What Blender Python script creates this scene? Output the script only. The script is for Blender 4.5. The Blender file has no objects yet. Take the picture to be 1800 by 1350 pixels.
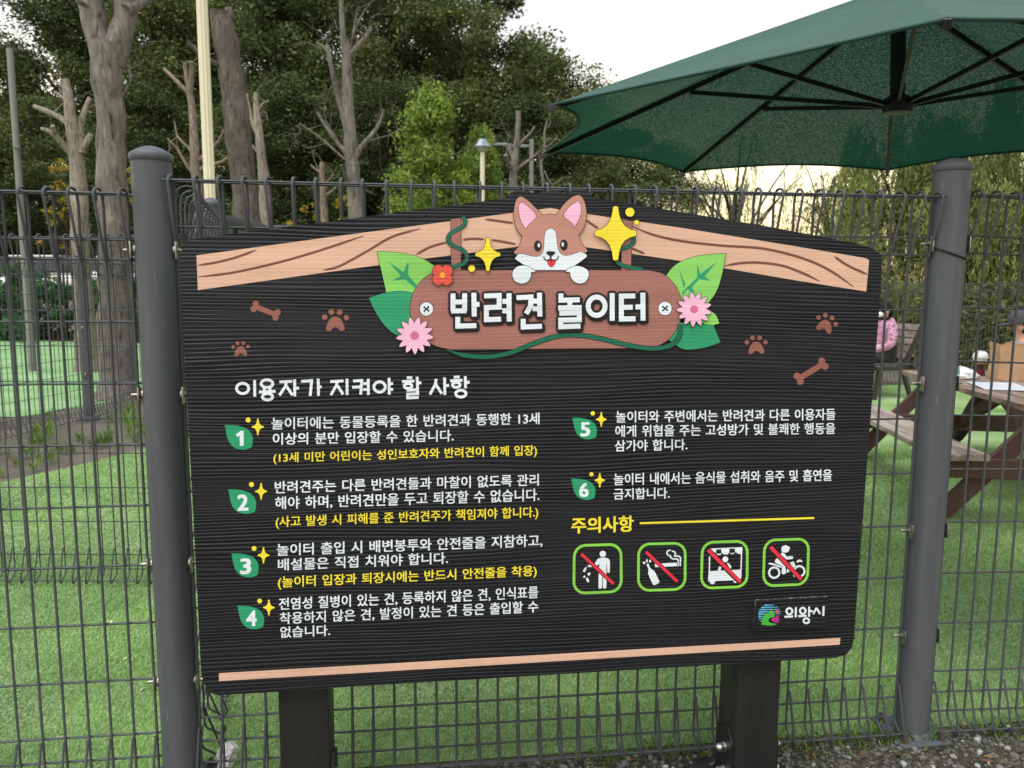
import bpy, bmesh, math, random
import numpy as np
from mathutils import Vector, Matrix, Euler
from mathutils.geometry import tessellate_polygon

random.seed(7)
RNG = np.random.default_rng(11)
SC = bpy.context.scene
COL = SC.collection

# ------------------------------------------------------------------ camera, sky, sun, exposure
F_PX, EYE = 1352.0, 1.45
cam_d = bpy.data.cameras.new("Camera")
cam = bpy.data.objects.new("Camera", cam_d)
COL.objects.link(cam)
cam.matrix_world = (Matrix.Translation((0, 0, EYE)) @ Matrix.Rotation(math.radians(90 - 7.1), 4, 'X')
                    @ Matrix.Rotation(math.radians(0.33), 4, 'Z'))
cam_d.sensor_width = 36
cam_d.lens = 36 * F_PX / 1800
cam_d.clip_start = 0.05
cam_d.clip_end = 2000
cam_d.dof.use_dof = True
cam_d.dof.focus_distance = 2.0
cam_d.dof.aperture_fstop = 7.0
SC.camera = cam

# soft evening light under a thin veil of cloud, from high behind the photographer's left shoulder
SUN_EL, SUN_AZ = math.radians(66), math.radians(212)     # azimuth measured from +Y towards +X
world = bpy.data.worlds.new("World")
SC.world = world
world.use_nodes = True
nt = world.node_tree
bg = nt.nodes["Background"]
sky = nt.nodes.new("ShaderNodeTexSky")
sky.sky_type = 'NISHITA'
sky.sun_disc = False
sky.sun_elevation = SUN_EL
sky.sun_rotation = SUN_AZ
sky.altitude = 50
sky.air_density = 1.0
sky.dust_density = 1.5
sky.ozone_density = 1.0


def W(kind, **kw):
    n = nt.nodes.new(kind)
    for k, v in kw.items():
        if k in n.inputs:
            n.inputs[k].default_value = v
        else:
            setattr(n, k, v)
    return n


# the veil pales the blue; towards the horizon, and most of all front right, it glows peach
hs_ = W("ShaderNodeHueSaturation", Saturation=0.30)
nt.links.new(sky.outputs[0], hs_.inputs["Color"])
tc_ = W("ShaderNodeTexCoord")
sx_ = W("ShaderNodeSeparateXYZ")
nt.links.new(tc_.outputs["Generated"], sx_.inputs[0])
el_ = W("ShaderNodeValToRGB")
for i_, (p_, c_) in enumerate(((0.0, (1.30, 0.90, 0.46)), (0.14, (1.42, 1.16, 0.72)), (0.27, (1.07, 1.0, 0.87)), (0.45, (1.01, 1.0, 0.99)))):
    e_ = el_.color_ramp.elements[i_] if i_ < 2 else el_.color_ramp.elements.new(0.5)
    e_.position, e_.color = p_, (*c_, 1)
nt.links.new(sx_.outputs["Z"], el_.inputs[0])
mu_ = W("ShaderNodeMix", data_type='RGBA', blend_type='MULTIPLY')
mu_.inputs[0].default_value = 1.0
nt.links.new(hs_.outputs[0], mu_.inputs[6])
nt.links.new(el_.outputs[0], mu_.inputs[7])
no_ = W("ShaderNodeTexNoise", Scale=2.2, Detail=4.0)
mp_ = W("ShaderNodeMapping")
mp_.inputs["Scale"].default_value = (1, 1, 4)
nt.links.new(tc_.outputs["Generated"], mp_.inputs[0])
nt.links.new(mp_.outputs[0], no_.inputs["Vector"])
cl_ = W("ShaderNodeValToRGB")
cl_.color_ramp.elements[0].position, cl_.color_ramp.elements[0].color = 0.3, (0.90, 0.90, 0.91, 1)
cl_.color_ramp.elements[1].position, cl_.color_ramp.elements[1].color = 0.7, (1.06, 1.05, 1.04, 1)
nt.links.new(no_.outputs["Fac"], cl_.inputs[0])
m2_ = W("ShaderNodeMix", data_type='RGBA', blend_type='MULTIPLY')
m2_.inputs[0].default_value = 1.0
nt.links.new(mu_.outputs[2], m2_.inputs[6])
nt.links.new(cl_.outputs[0], m2_.inputs[7])
nt.links.new(m2_.outputs[2], bg.inputs[0])
bg.inputs[1].default_value = 0.15

sun_d = bpy.data.lights.new("Sun", 'SUN')
sun_d.energy = 1.35
sun_d.angle = math.radians(45)
sun_d.color = (1.0, 1.0, 1.0)
sun = bpy.data.objects.new("Sun", sun_d)
COL.objects.link(sun)
sdir = Vector((math.sin(SUN_AZ) * math.cos(SUN_EL), math.cos(SUN_AZ) * math.cos(SUN_EL), math.sin(SUN_EL)))
sun.rotation_euler = (-sdir).to_track_quat('-Z', 'Y').to_euler()
sun.location = (-6, -12, 14)

SC.view_settings.view_transform = 'Standard'
SC.view_settings.look = 'None'
SC.view_settings.exposure = 0.97
SC.view_settings.gamma = 1.0

# ------------------------------------------------------------------ where a direction in the photo meets the place
CM = np.array(cam.matrix_world.to_3x3())
CO = np.array((0, 0, EYE))


def ray(px, py):
    return CM @ np.array(((px - 900) / F_PX, -(py - 675) / F_PX, -1.0))


def at(px, py, Y):
    d = ray(px, py)
    return CO + d * (Y / d[1])


def gr(px, py, z=0.0):
    d = ray(px, py)
    return CO + d * ((z - EYE) / d[2])


# ------------------------------------------------------------------ materials
def lin(c):
    return tuple((v / 255 / 12.92) if v / 255 <= 0.04045 else ((v / 255 + 0.055) / 1.055) ** 2.4 for v in c)


MATS = {}


def nodes_of(name):
    m = bpy.data.materials.new(name)
    m.use_nodes = True
    n = m.node_tree.nodes
    return m, m.node_tree, n, n["Principled BSDF"]


def N(t, kind, **kw):
    n = t.nodes.new(kind)
    for k, v in kw.items():
        if k in n.inputs:
            n.inputs[k].default_value = v
        else:
            setattr(n, k, v)
    return n


def ramp(t, src, stops):
    r = t.nodes.new("ShaderNodeValToRGB")
    e = r.color_ramp.elements
    while len(e) < len(stops):
        e.new(0.5)
    for i, (p, c) in enumerate(stops):
        e[i].position = p
        e[i].color = (*c, 1) if len(c) == 3 else c
    t.links.new(src, r.inputs[0])
    return r


def mapped(t, scale, coord="Object", rot=(0, 0, 0)):
    tc = t.nodes.new("ShaderNodeTexCoord")
    mp = t.nodes.new("ShaderNodeMapping")
    mp.inputs["Scale"].default_value = scale
    mp.inputs["Rotation"].default_value = rot
    t.links.new(tc.outputs[coord], mp.inputs[0])
    return mp.outputs[0]


def mat(name, c1, c2=None, scale=(6, 6, 6), rough=0.6, metal=0.0, bump=0.0, bscale=None, detail=4, spec=None,
        stops=(0.35, 0.65), trans=0.0):
    """a plain procedural material: two colours mixed by noise, and a bump"""
    if name in MATS:
        return MATS[name]
    m, t, n, b = nodes_of(name)
    c2 = c2 or tuple(v * 0.75 for v in c1)
    no = N(t, "ShaderNodeTexNoise", Scale=1.0, Detail=detail, Roughness=0.6)
    t.links.new(mapped(t, scale), no.inputs["Vector"])
    r = ramp(t, no.outputs["Fac"], [(stops[0], c1), (stops[1], c2)])
    t.links.new(r.outputs[0], b.inputs["Base Color"])
    b.inputs["Roughness"].default_value = rough
    b.inputs["Metallic"].default_value = metal
    if spec is not None:
        b.inputs["Specular IOR Level"].default_value = spec
    if bump:
        nb = N(t, "ShaderNodeTexNoise", Scale=1.0, Detail=5.0, Roughness=0.65)
        t.links.new(mapped(t, bscale or tuple(4 * s for s in scale)), nb.inputs["Vector"])
        bu = N(t, "ShaderNodeBump", Strength=bump, Distance=0.01)
        t.links.new(nb.outputs["Fac"], bu.inputs["Height"])
        t.links.new(bu.outputs[0], b.inputs["Normal"])
    MATS[name] = m
    return m


def leaf_mat(name, ca, cb, cc, rough=0.5, translucent=0.35):
    """foliage: colour per leaf (random per island), light passes through"""
    if name in MATS:
        return MATS[name]
    m, t, n, b = nodes_of(name)
    g = t.nodes.new("ShaderNodeNewGeometry")
    r = ramp(t, g.outputs["Random Per Island"], [(0.0, ca), (0.55, cb), (1.0, cc)])
    t.links.new(r.outputs[0], b.inputs["Base Color"])
    b.inputs["Roughness"].default_value = rough
    b.inputs["Specular IOR Level"].default_value = 0.12
    cn = N(t, "ShaderNodeTexNoise", Scale=1.1, Detail=3.0)
    t.links.new(mapped(t, (1, 1, 1)), cn.inputs["Vector"])
    cr = ramp(t, cn.outputs["Fac"], [(0.32, (0.62, 0.66, 0.66)), (0.52, (1.0, 1.0, 1.0)), (0.70, (1.42, 1.45, 1.15))])
    mc = N(t, "ShaderNodeMix", data_type='RGBA', blend_type='MULTIPLY')
    mc.inputs[0].default_value = 1.0
    t.links.new(r.outputs[0], mc.inputs[6])
    t.links.new(cr.outputs[0], mc.inputs[7])
    t.links.new(mc.outputs[2], b.inputs["Base Color"])
    tr = t.nodes.new("ShaderNodeBsdfTranslucent")
    hs = N(t, "ShaderNodeHueSaturation", Saturation=1.1, Value=1.6)
    t.links.new(mc.outputs[2], hs.inputs["Color"])
    t.links.new(hs.outputs[0], tr.inputs["Color"])
    mx = N(t, "ShaderNodeMixShader", Fac=translucent)
    t.links.new(b.outputs[0], mx.inputs[1])
    t.links.new(tr.outputs[0], mx.inputs[2])
    t.links.new(mx.outputs[0], t.nodes["Material Output"].inputs[0])
    MATS[name] = m
    return m


def grain_height(t):
    """wire-brushed wood relief: wavy horizontal grooves (object x along the board, z up)"""
    big = N(t, "ShaderNodeTexNoise", Scale=1.0, Detail=2.0, Roughness=0.5)
    t.links.new(mapped(t, (0.75, 1, 5.0)), big.inputs["Vector"])
    tc = t.nodes.new("ShaderNodeTexCoord")
    sx = t.nodes.new("ShaderNodeSeparateXYZ")
    t.links.new(tc.outputs["Object"], sx.inputs[0])
    a = N(t, "ShaderNodeMath", operation='MULTIPLY')
    t.links.new(sx.outputs["Z"], a.inputs[0])
    a.inputs[1].default_value = 1 / 0.0095
    c = N(t, "ShaderNodeMath", operation='MULTIPLY')
    t.links.new(big.outputs["Fac"], c.inputs[0])
    c.inputs[1].default_value = 8.0
    s = N(t, "ShaderNodeMath", operation='ADD')
    t.links.new(a.outputs[0], s.inputs[0])
    t.links.new(c.outputs[0], s.inputs[1])
    # line-to-line irregularity
    fine = N(t, "ShaderNodeTexNoise", Scale=1.0, Detail=3.0, Roughness=0.6)
    t.links.new(mapped(t, (0.55, 1, 110.0)), fine.inputs["Vector"])
    f2 = N(t, "ShaderNodeMath", operation='MULTIPLY')
    t.links.new(fine.outputs["Fac"], f2.inputs[0])
    f2.inputs[1].default_value = 0.9
    s2 = N(t, "ShaderNodeMath", operation='ADD')
    t.links.new(s.outputs[0], s2.inputs[0])
    t.links.new(f2.outputs[0], s2.inputs[1])
    fr = N(t, "ShaderNodeMath", operation='FRACT')
    t.links.new(s2.outputs[0], fr.inputs[0])
    # saw-like ridge: slow rise, sudden drop
    rr = ramp(t, fr.outputs[0], [(0.0, (0, 0, 0)), (0.22, (0.35, 0.35, 0.35)), (0.7, (1, 1, 1)), (0.9, (0.85, 0.85, 0.85)), (1.0, (0, 0, 0))])
    ad = N(t, "ShaderNodeMath", operation='ADD')
    t.links.new(rr.outputs[0], ad.inputs[0])
    am = N(t, "ShaderNodeTexNoise", Scale=1.0, Detail=2.0)
    t.links.new(mapped(t, (1.3, 1, 9.0)), am.inputs["Vector"])
    ar = ramp(t, am.outputs["Fac"], [(0.36, (0.10, 0.10, 0.10)), (0.68, (1.1, 1.1, 1.1))])
    rm = N(t, "ShaderNodeMath", operation='MULTIPLY')
    t.links.new(rr.outputs[0], rm.inputs[0])
    t.links.new(ar.outputs[0], rm.inputs[1])
    t.links.new(rm.outputs[0], ad.inputs[0])
    sc = N(t, "ShaderNodeMath", operation='MULTIPLY')
    t.links.new(fine.outputs["Fac"], sc.inputs[0])
    sc.inputs[1].default_value = 0.4
    t.links.new(sc.outputs[0], ad.inputs[1])
    return ad.outputs[0], fr.outputs[0], fine.outputs["Fac"]


def paint(name, c, bump=0.35, chip=0.5, rough=0.5, dark=(0.012, 0.012, 0.014)):
    """sign paint over the brushed wood: keeps the grooves, now and then bare along one"""
    if name in MATS:
        return MATS[name]
    m, t, n, b = nodes_of(name)
    h, fr, fine = grain_height(t)
    bu = N(t, "ShaderNodeBump", Strength=bump * 0.6, Distance=0.004)
    t.links.new(h, bu.inputs["Height"])
    t.links.new(bu.outputs[0], b.inputs["Normal"])
    # bare threads in the groove bottoms, patchy
    lo = N(t, "ShaderNodeMath", operation='LESS_THAN')
    t.links.new(fr, lo.inputs[0])
    lo.inputs[1].default_value = 0.10
    pn = N(t, "ShaderNodeTexNoise", Scale=1.0, Detail=3.0)
    t.links.new(mapped(t, (9, 1, 60)), pn.inputs["Vector"])
    pr = ramp(t, pn.outputs["Fac"], [(0.47, (0, 0, 0)), (0.62, (chip, chip, chip))])
    mu = N(t, "ShaderNodeMath", operation='MULTIPLY')
    t.links.new(lo.outputs[0], mu.inputs[0])
    t.links.new(pr.outputs[0], mu.inputs[1])
    va = N(t, "ShaderNodeTexNoise", Scale=1.0, Detail=4.0)
    t.links.new(mapped(t, (3, 1, 22)), va.inputs["Vector"])
    vr = ramp(t, va.outputs["Fac"], [(0.3, tuple(v * 0.88 for v in c)), (0.7, tuple(min(1, v * 1.08) for v in c))])
    mx = N(t, "ShaderNodeMix", data_type='RGBA')
    t.links.new(mu.outputs[0], mx.inputs[0])
    t.links.new(vr.outputs[0], mx.inputs[6])
    mx.inputs[7].default_value = (*dark, 1)
    t.links.new(mx.outputs[2], b.inputs["Base Color"])
    b.inputs["Roughness"].default_value = rough
    b.inputs["Specular IOR Level"].default_value = 0.35
    MATS[name] = m
    return m


# ------------------------------------------------------------------ mesh builder
class MB:
    def __init__(self):
        self.v, self.f, self.mi = [], [], []

    def add(self, vs, fs, mi=0):
        o = len(self.v)
        self.v += [tuple(p) for p in vs]
        self.f += [tuple(i + o for i in f) for f in fs]
        self.mi += [mi] * len(fs)
        return self

    def box(self, c, s, rot=None, mi=0, bevel=0.0):
        """box, optionally with chamfered edges"""
        hx, hy, hz = s[0] / 2, s[1] / 2, s[2] / 2
        bv = min(bevel, hx * .9, hy * .9, hz * .9)
        bm = bmesh.new()
        bmesh.ops.create_cube(bm, size=1)
        for w in bm.verts:
            w.co = Vector((w.co.x * s[0], w.co.y * s[1], w.co.z * s[2]))
        if bv > 0:
            bmesh.ops.bevel(bm, geom=bm.edges[:], offset=bv, segments=2, affect='EDGES', profile=0.5)
        bm.verts.index_update()
        M = (rot if rot is not None else Matrix.Identity(3))
        c = Vector(c)
        self.add([M @ w.co + c for w in bm.verts], [[w.index for w in f.verts] for f in bm.faces], mi)
        bm.free()
        return self

    def beam(self, a, b, w, h, mi=0, bevel=0.0, up=(0, 0, 1)):
        """a squared timber from a to b: w across, h along up"""
        a, b = Vector(a), Vector(b)
        x = (b - a).normalized()
        u = Vector(up)
        y = u.cross(x).normalized()
        z = x.cross(y)
        return self.box((a + b) / 2, ((b - a).length, w, h), Matrix((x, y, z)).transposed(), mi, bevel)

    def tube(self, pts, r, n=8, mi=0, cap=True, jit=0.0, flat=1.0):
        pts = [Vector(p) for p in pts]
        rs = r if hasattr(r, "__len__") else [r] * len(pts)
        vs, fs = [], []
        ref = None
        for i, p in enumerate(pts):
            d = (pts[min(i + 1, len(pts) - 1)] - pts[max(i - 1, 0)])
            d = d.normalized() if d.length > 1e-9 else Vector((0, 0, 1))
            if ref is None:
                ref = Vector((1, 0, 0)) if abs(d.x) < 0.8 else Vector((0, 1, 0))
            x = (ref - d * ref.dot(d))
            x = x.normalized() if x.length > 1e-6 else d.orthogonal().normalized()
            ref = x
            y = d.cross(x)
            for k in range(n):
                a = 2 * math.pi * k / n
                q = 1 + (random.uniform(-jit, jit) if jit else 0)
                vs.append(p + (x * math.cos(a) + y * math.sin(a) * flat) * rs[i] * q)
        for i in range(len(pts) - 1):
            for k in range(n):
                a, b = i * n + k, i * n + (k + 1) % n
                fs.append((a, b, b + n, a + n))
        if cap:
            fs.append(tuple(reversed(range(n))))
            o = (len(pts) - 1) * n
            fs.append(tuple(o + k for k in range(n)))
        return self.add(vs, fs, mi)

    def lathe(self, c, prof, n=20, mi=0, axis=None):
        """profile [(r, z)] turned round the vertical at c"""
        vs, fs = [], []
        M = axis if axis is not None else Matrix.Identity(3)
        c = Vector(c)
        for r, z in prof:
            for k in range(n):
                a = 2 * math.pi * k / n
                vs.append(c + M @ Vector((r * math.cos(a), r * math.sin(a), z)))
        for i in range(len(prof) - 1):
            for k in range(n):
                a, b = i * n + k, i * n + (k + 1) % n
                fs.append((a, b, b + n, a + n))
        fs.append(tuple(reversed(range(n))))
        o = (len(prof) - 1) * n
        fs.append(tuple(o + k for k in range(n)))
        return self.add(vs, fs, mi)

    def ball(self, c, r, n=12, mi=0, rot=None):
        r = r if hasattr(r, "__len__") else (r, r, r)
        M = rot if rot is not None else Matrix.Identity(3)
        vs, fs = [], []
        m = n // 2
        c = Vector(c)
        for i in range(m + 1):
            th = math.pi * i / m
            for k in range(n):
                a = 2 * math.pi * k / n
                s = max(math.sin(th), 1e-3)
                vs.append(c + M @ Vector((r[0] * s * math.cos(a), r[1] * s * math.sin(a), r[2] * math.cos(th))))
        for i in range(m):
            for k in range(n):
                a, b = i * n + k, i * n + (k + 1) % n
                fs.append((a, a + n, b + n, b))
        return self.add(vs, fs, mi)

    def build(self, name, mats, parent=None, smooth=True, angle=40, local=False):
        mats = mats if isinstance(mats, (list, tuple)) else [mats]
        me = bpy.data.meshes.new(name)
        v = self.v
        if parent is not None and not local:
            r = parent
            while r.parent is not None:
                r = r.parent
            L = r.location
            v = [(p[0] - L[0], p[1] - L[1], p[2] - L[2]) for p in v]
        me.from_pydata(v, [], self.f)
        for m in mats:
            me.materials.append(m)
        if len(mats) > 1:
            me.polygons.foreach_set("material_index", self.mi)
        me.update()
        if smooth:
            me.polygons.foreach_set("use_smooth", [True] * len(me.polygons))
            try:
                me.set_sharp_from_angle(angle=math.radians(angle))
            except Exception:
                pass
        o = bpy.data.objects.new(name, me)
        COL.objects.link(o)
        if parent is not None:
            o.parent = parent
        return o


def tag(o, label=None, cat=None, group=None, kind=None):
    for k, v in (("label", label), ("category", cat), ("group", group), ("kind", kind)):
        if v:
            o[k] = v
    return o


def thing(name, loc, label, cat, group=None, rz=0.0):
    e = bpy.data.objects.new(name, None)
    e.empty_display_size = 0.2
    COL.objects.link(e)
    e.location = Vector(loc)
    e.rotation_euler = (0, 0, rz)
    return tag(e, label, cat, group)


def copy_tree(o, parent=None):
    c = o.copy()
    COL.objects.link(c)
    c.parent = parent
    for ch in list(o.children):
        copy_tree(ch, c)
    return c


def np_mesh(name, verts, nper, mats, parent=None, kind=None):
    """many separate polygons of nper corners each, from an array"""
    verts = np.asarray(verts, dtype=np.float32).reshape(-1, 3)
    nf = len(verts) // nper
    me = bpy.data.meshes.new(name)
    me.vertices.add(len(verts))
    me.vertices.foreach_set("co", verts.ravel())
    me.loops.add(len(verts))
    me.loops.foreach_set("vertex_index", np.arange(len(verts), dtype=np.int32))
    me.polygons.add(nf)
    me.polygons.foreach_set("loop_start", np.arange(0, len(verts), nper, dtype=np.int32))
    me.polygons.foreach_set("loop_total", np.full(nf, nper, dtype=np.int32))
    me.materials.append(mats)
    me.update(calc_edges=True)
    o = bpy.data.objects.new(name, me)
    COL.objects.link(o)
    if parent is not None:
        o.parent = parent
    if kind:
        o["kind"] = kind
    return o


def spline(pts, closed=False, seg=7):
    """Catmull-Rom through (x, y); a third item marks a corner"""
    P = [np.array(p[:2], float) for p in pts]
    cr = [len(p) > 2 for p in pts]
    n = len(P)
    out = []
    last = n if closed else n - 1
    for i in range(last):
        a, b = P[i], P[(i + 1) % n]
        p0 = P[i - 1] if (closed or i > 0) else 2 * a - b
        p3 = P[(i + 2) % n] if (closed or i + 2 < n) else 2 * b - a
        if cr[i]:
            p0 = 2 * a - b
        if cr[(i + 1) % n]:
            p3 = 2 * b - a
        for k in range(seg):
            s = k / seg
            out.append(0.5 * ((2 * a) + (-p0 + b) * s + (2 * p0 - 5 * a + 4 * b - p3) * s * s
                              + (-p0 + 3 * a - 3 * b + p3) * s ** 3))
    if not closed:
        out.append(P[-1])
    return [tuple(p) for p in out]


def ell(cx, cy, rx, ry, n=28, a0=0.0, a1=2 * math.pi):
    full = abs(a1 - a0 - 2 * math.pi) < 1e-6
    m = n if full else n + 1
    return [(cx + rx * math.cos(a0 + (a1 - a0) * k / n), cy + ry * math.sin(a0 + (a1 - a0) * k / n)) for k in range(m)]
# ------------------------------------------------------------------ the ground
def smooth01(a):
    a = max(0.0, min(1.0, a))
    return a * a * (3 - 2 * a)


def hill(x, y):
    """the wooded bank behind the park: a lane on a low terrace, then a slope, dying out to the right"""
    s = smooth01((14 - x) / 16)
    h = 1.0 * smooth01((y - 23.5) / 3.0) + 7.5 * smooth01((y - 30) / 28)
    return h * (0.12 + 0.88 * s)


xs = [-250, -160, -110, -80, -60] + [-50 + 2.5 * i for i in range(45)] + [70, 90, 130, 180, 250]
ys = [-40, -15, -5, 0] + [2 + 2 * i for i in range(10)] + [22.5 + 0.75 * i for i in range(14)] + [34 + 2 * i for i in range(16)] + [70, 90, 130, 200, 400]
g = MB()
g.add([(x, y, hill(x, y) + (0.12 * math.sin(x * .9 + y) if y > 32 else 0)) for y in ys for x in xs],
      [(j * len(xs) + i, j * len(xs) + i + 1, (j + 1) * len(xs) + i + 1, (j + 1) * len(xs) + i) for j in range(len(ys) - 1) for i in range(len(xs) - 1)])


def ground_mat():
    m, t, n, b = nodes_of("bare_earth")
    a = N(t, "ShaderNodeTexNoise", Scale=0.7, Detail=8.0, Roughness=0.65)
    t.links.new(mapped(t, (1, 1, 1)), a.inputs["Vector"])
    r = ramp(t, a.outputs["Fac"], [(0.3, (0.065, 0.055, 0.044)), (0.52, (0.14, 0.125, 0.102)), (0.66, (0.085, 0.09, 0.045)), (0.78, (0.08, 0.12, 0.04))])
    t.links.new(r.outputs[0], b.inputs["Base Color"])
    b.inputs["Roughness"].default_value = 1.0
    b.inputs["Specular IOR Level"].default_value = 0.05
    nb = N(t, "ShaderNodeTexNoise", Scale=22.0, Detail=6.0)
    t.links.new(mapped(t, (1, 1, 1)), nb.inputs["Vector"])
    bu = N(t, "ShaderNodeBump", Strength=0.8, Distance=0.03)
    t.links.new(nb.outputs["Fac"], bu.inputs["Height"])
    t.links.new(bu.outputs[0], b.inputs["Normal"])
    return m


tag(g.build("ground", ground_mat()), kind="structure")


def turf_mat(name, dark, mid, light, worn):
    m, t, n, b = nodes_of(name)
    big = N(t, "ShaderNodeTexNoise", Scale=0.9, Detail=4.0, Roughness=0.55, Distortion=0.4)
    t.links.new(mapped(t, (1, 1.6, 1)), big.inputs["Vector"])
    fine = N(t, "ShaderNodeTexNoise", Scale=120.0, Detail=3.0, Roughness=0.7)
    t.links.new(mapped(t, (1, 1, 1)), fine.inputs["Vector"])
    r1 = ramp(t, big.outputs["Fac"], [(0.28, dark), (0.45, mid), (0.6, light), (0.76, worn)])
    r2 = ramp(t, fine.outputs["Fac"], [(0.3, (0.5, 0.5, 0.5)), (0.7, (1.35, 1.35, 1.3))])
    mx = N(t, "ShaderNodeMix", data_type='RGBA', blend_type='MULTIPLY')
    mx.inputs[0].default_value = 1.0
    t.links.new(r1.outputs[0], mx.inputs[6])
    t.links.new(r2.outputs[0], mx.inputs[7])
    t.links.new(mx.outputs[2], b.inputs["Base Color"])
    b.inputs["Roughness"].default_value = 0.95
    b.inputs["Specular IOR Level"].default_value = 0.04
    bu = N(t, "ShaderNodeBump", Strength=0.7, Distance=0.015)
    t.links.new(fine.outputs["Fac"], bu.inputs["Height"])
    t.links.new(bu.outputs[0], b.inputs["Normal"])
    return m


def sheet(name, poly, z, m):
    mb = MB()
    tr = tessellate_polygon([[Vector((x, y, 0)) for x, y in poly]])
    vs = [(x, y, z) for x, y in poly]
    fs = []
    for f in tr:
        a, b, c = (Vector(vs[i]) for i in f)
        fs.append(f if (b - a).cross(c - a).z > 0 else tuple(reversed(f)))
    mb.add(vs, fs)
    return tag(mb.build(name, m, smooth=False), kind="structure")


FP = lambda x: 2.2094 + 0.1248 * x       # the line of the front fence on the ground
lawn = [(-6.2, FP(-6.2) + .02), (-4.3, FP(-4.3) + .02), (6, FP(6) + .02), (14, FP(14) + .02), (14, 12.9), (8.5, 12.7), (5.5, 11.7), (2.0, 11.2), (-1.4, 11.2),
        (-2.2, 9.6), (-3.1, 7.3), (-3.55, 6.0), (-3.9, 5.3), (-5.0, 4.2), (-6.2, 3.6)]
LAWN = lawn
TURF = turf_mat("artificial_turf", (0.12, 0.215, 0.068), (0.205, 0.325, 0.125), (0.29, 0.41, 0.19), (0.41, 0.50, 0.32))
sheet("lawn", lawn, 0.004, TURF)
mint = [(-24, 5.5), (-9, 5.2), (-6.4, 6.4), (-5.6, 8.0), (-5.0, 9.8), (-4.4, 13.5), (-4.0, 17.5), (-9, 19.5), (-24, 22)]
_m = []
for _i in range(len(mint)):                       # the edge of the old carpet is frayed and silted over
    _a, _b = np.array(mint[_i]), np.array(mint[(_i + 1) % len(mint)])
    _k = max(1, int(np.linalg.norm(_b - _a) / .3))
    _m += [tuple(_a + (_b - _a) * _j / _k + RNG.normal(0, .07, 2)) for _j in range(_k)]
mint = _m
sheet("far_lawn", mint, 0.006, turf_mat("pale_artificial_turf", (0.16, 0.31, 0.12), (0.22, 0.39, 0.17), (0.27, 0.43, 0.21), (0.36, 0.47, 0.29)))


def gravel_mat():
    m, t, n, b = nodes_of("mossy_grit")
    a = N(t, "ShaderNodeTexNoise", Scale=3.0, Detail=7.0, Roughness=0.7)
    t.links.new(mapped(t, (1, 1, 1)), a.inputs["Vector"])
    r = ramp(t, a.outputs["Fac"], [(0.3, (0.03, 0.028, 0.02)), (0.48, (0.06, 0.055, 0.035)), (0.6, (0.05, 0.055, 0.018)), (0.75, (0.1, 0.095, 0.075))])
    vo = N(t, "ShaderNodeTexVoronoi", Scale=95.0)
    t.links.new(mapped(t, (1, 1, 1)), vo.inputs["Vector"])
    vr = ramp(t, vo.outputs["Color"], [(0.1, (0.3, 0.3, 0.28)), (0.6, (1, 1, 0.95)), (0.9, (3.2, 3.2, 3.1))])
    mx = N(t, "ShaderNodeMix", data_type='RGBA', blend_type='MULTIPLY')
    mx.inputs[0].default_value = 1.0
    t.links.new(r.outputs[0], mx.inputs[6])
    t.links.new(vr.outputs[0], mx.inputs[7])
    t.links.new(mx.outputs[2], b.inputs["Base Color"])
    b.inputs["Roughness"].default_value = 0.9
    bu = N(t, "ShaderNodeBump", Strength=1.0, Distance=0.012)
    t.links.new(vo.outputs["Distance"], bu.inputs["Height"])
    t.links.new(bu.outputs[0], b.inputs["Normal"])
    return m


sheet("gravel_path", [(-6, -3), (12, -3), (12, FP(12) - .0), (-6, FP(-6) - .0)], 0.004, gravel_mat())

# stones lying on the path: far past counting
def stones(n, region, rmin, rmax, power=2.5):
    V, Fc = [], []
    ico = bmesh.new()
    bmesh.ops.create_icosphere(ico, subdivisions=1, radius=1)
    base = np.array([v.co[:] for v in ico.verts])
    tri = np.array([[v.index for v in f.verts] for f in ico.faces])
    ico.free()
    for i in range(n):
        x, y = region()
        r = rmin + (rmax - rmin) * RNG.random() ** power
        s = RNG.uniform(.6, 1.25, 3) * r
        s[2] *= .65
        p = base * (1 + RNG.uniform(-.22, .22, (len(base), 1))) * s
        a = RNG.random() * 6.28
        c, sn = math.cos(a), math.sin(a)
        p = np.stack((p[:, 0] * c - p[:, 1] * sn, p[:, 0] * sn + p[:, 1] * c, p[:, 2]), 1) + (x, y, 0.004 + s[2] * .4)
        V.append(p[tri].reshape(-1, 3))
    return np.concatenate(V)


def stone_mat():
    m, t, n, b = nodes_of("grey_stone")
    g_ = t.nodes.new("ShaderNodeNewGeometry")
    r = ramp(t, g_.outputs["Random Per Island"], [(0.0, (0.05, 0.047, 0.038)), (0.5, (0.09, 0.087, 0.078)), (0.85, (0.16, 0.155, 0.145)), (1.0, (0.34, 0.34, 0.32))])
    t.links.new(r.outputs[0], b.inputs["Base Color"])
    b.inputs["Roughness"].default_value = 0.85
    return m


def rg():
    x = RNG.uniform(-0.3, 2.6)
    return x, FP(x) - abs(RNG.normal(0, .22)) - .015


def np_tris_obj(name, verts, m, kind):
    # weld each stone back into one island
    me_v, idx = np.unique(np.round(verts, 5), axis=0, return_inverse=True)
    me = bpy.data.meshes.new(name)
    me.from_pydata([tuple(v) for v in me_v.tolist()], [], [tuple(r) for r in idx.reshape(-1, 3).tolist()])
    me.materials.append(m)
    o = bpy.data.objects.new(name, me)
    COL.objects.link(o)
    return tag(o, kind=kind)


np_tris_obj("gravel", stones(2700, rg, 0.0025, 0.0145), stone_mat(), "stuff")


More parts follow.
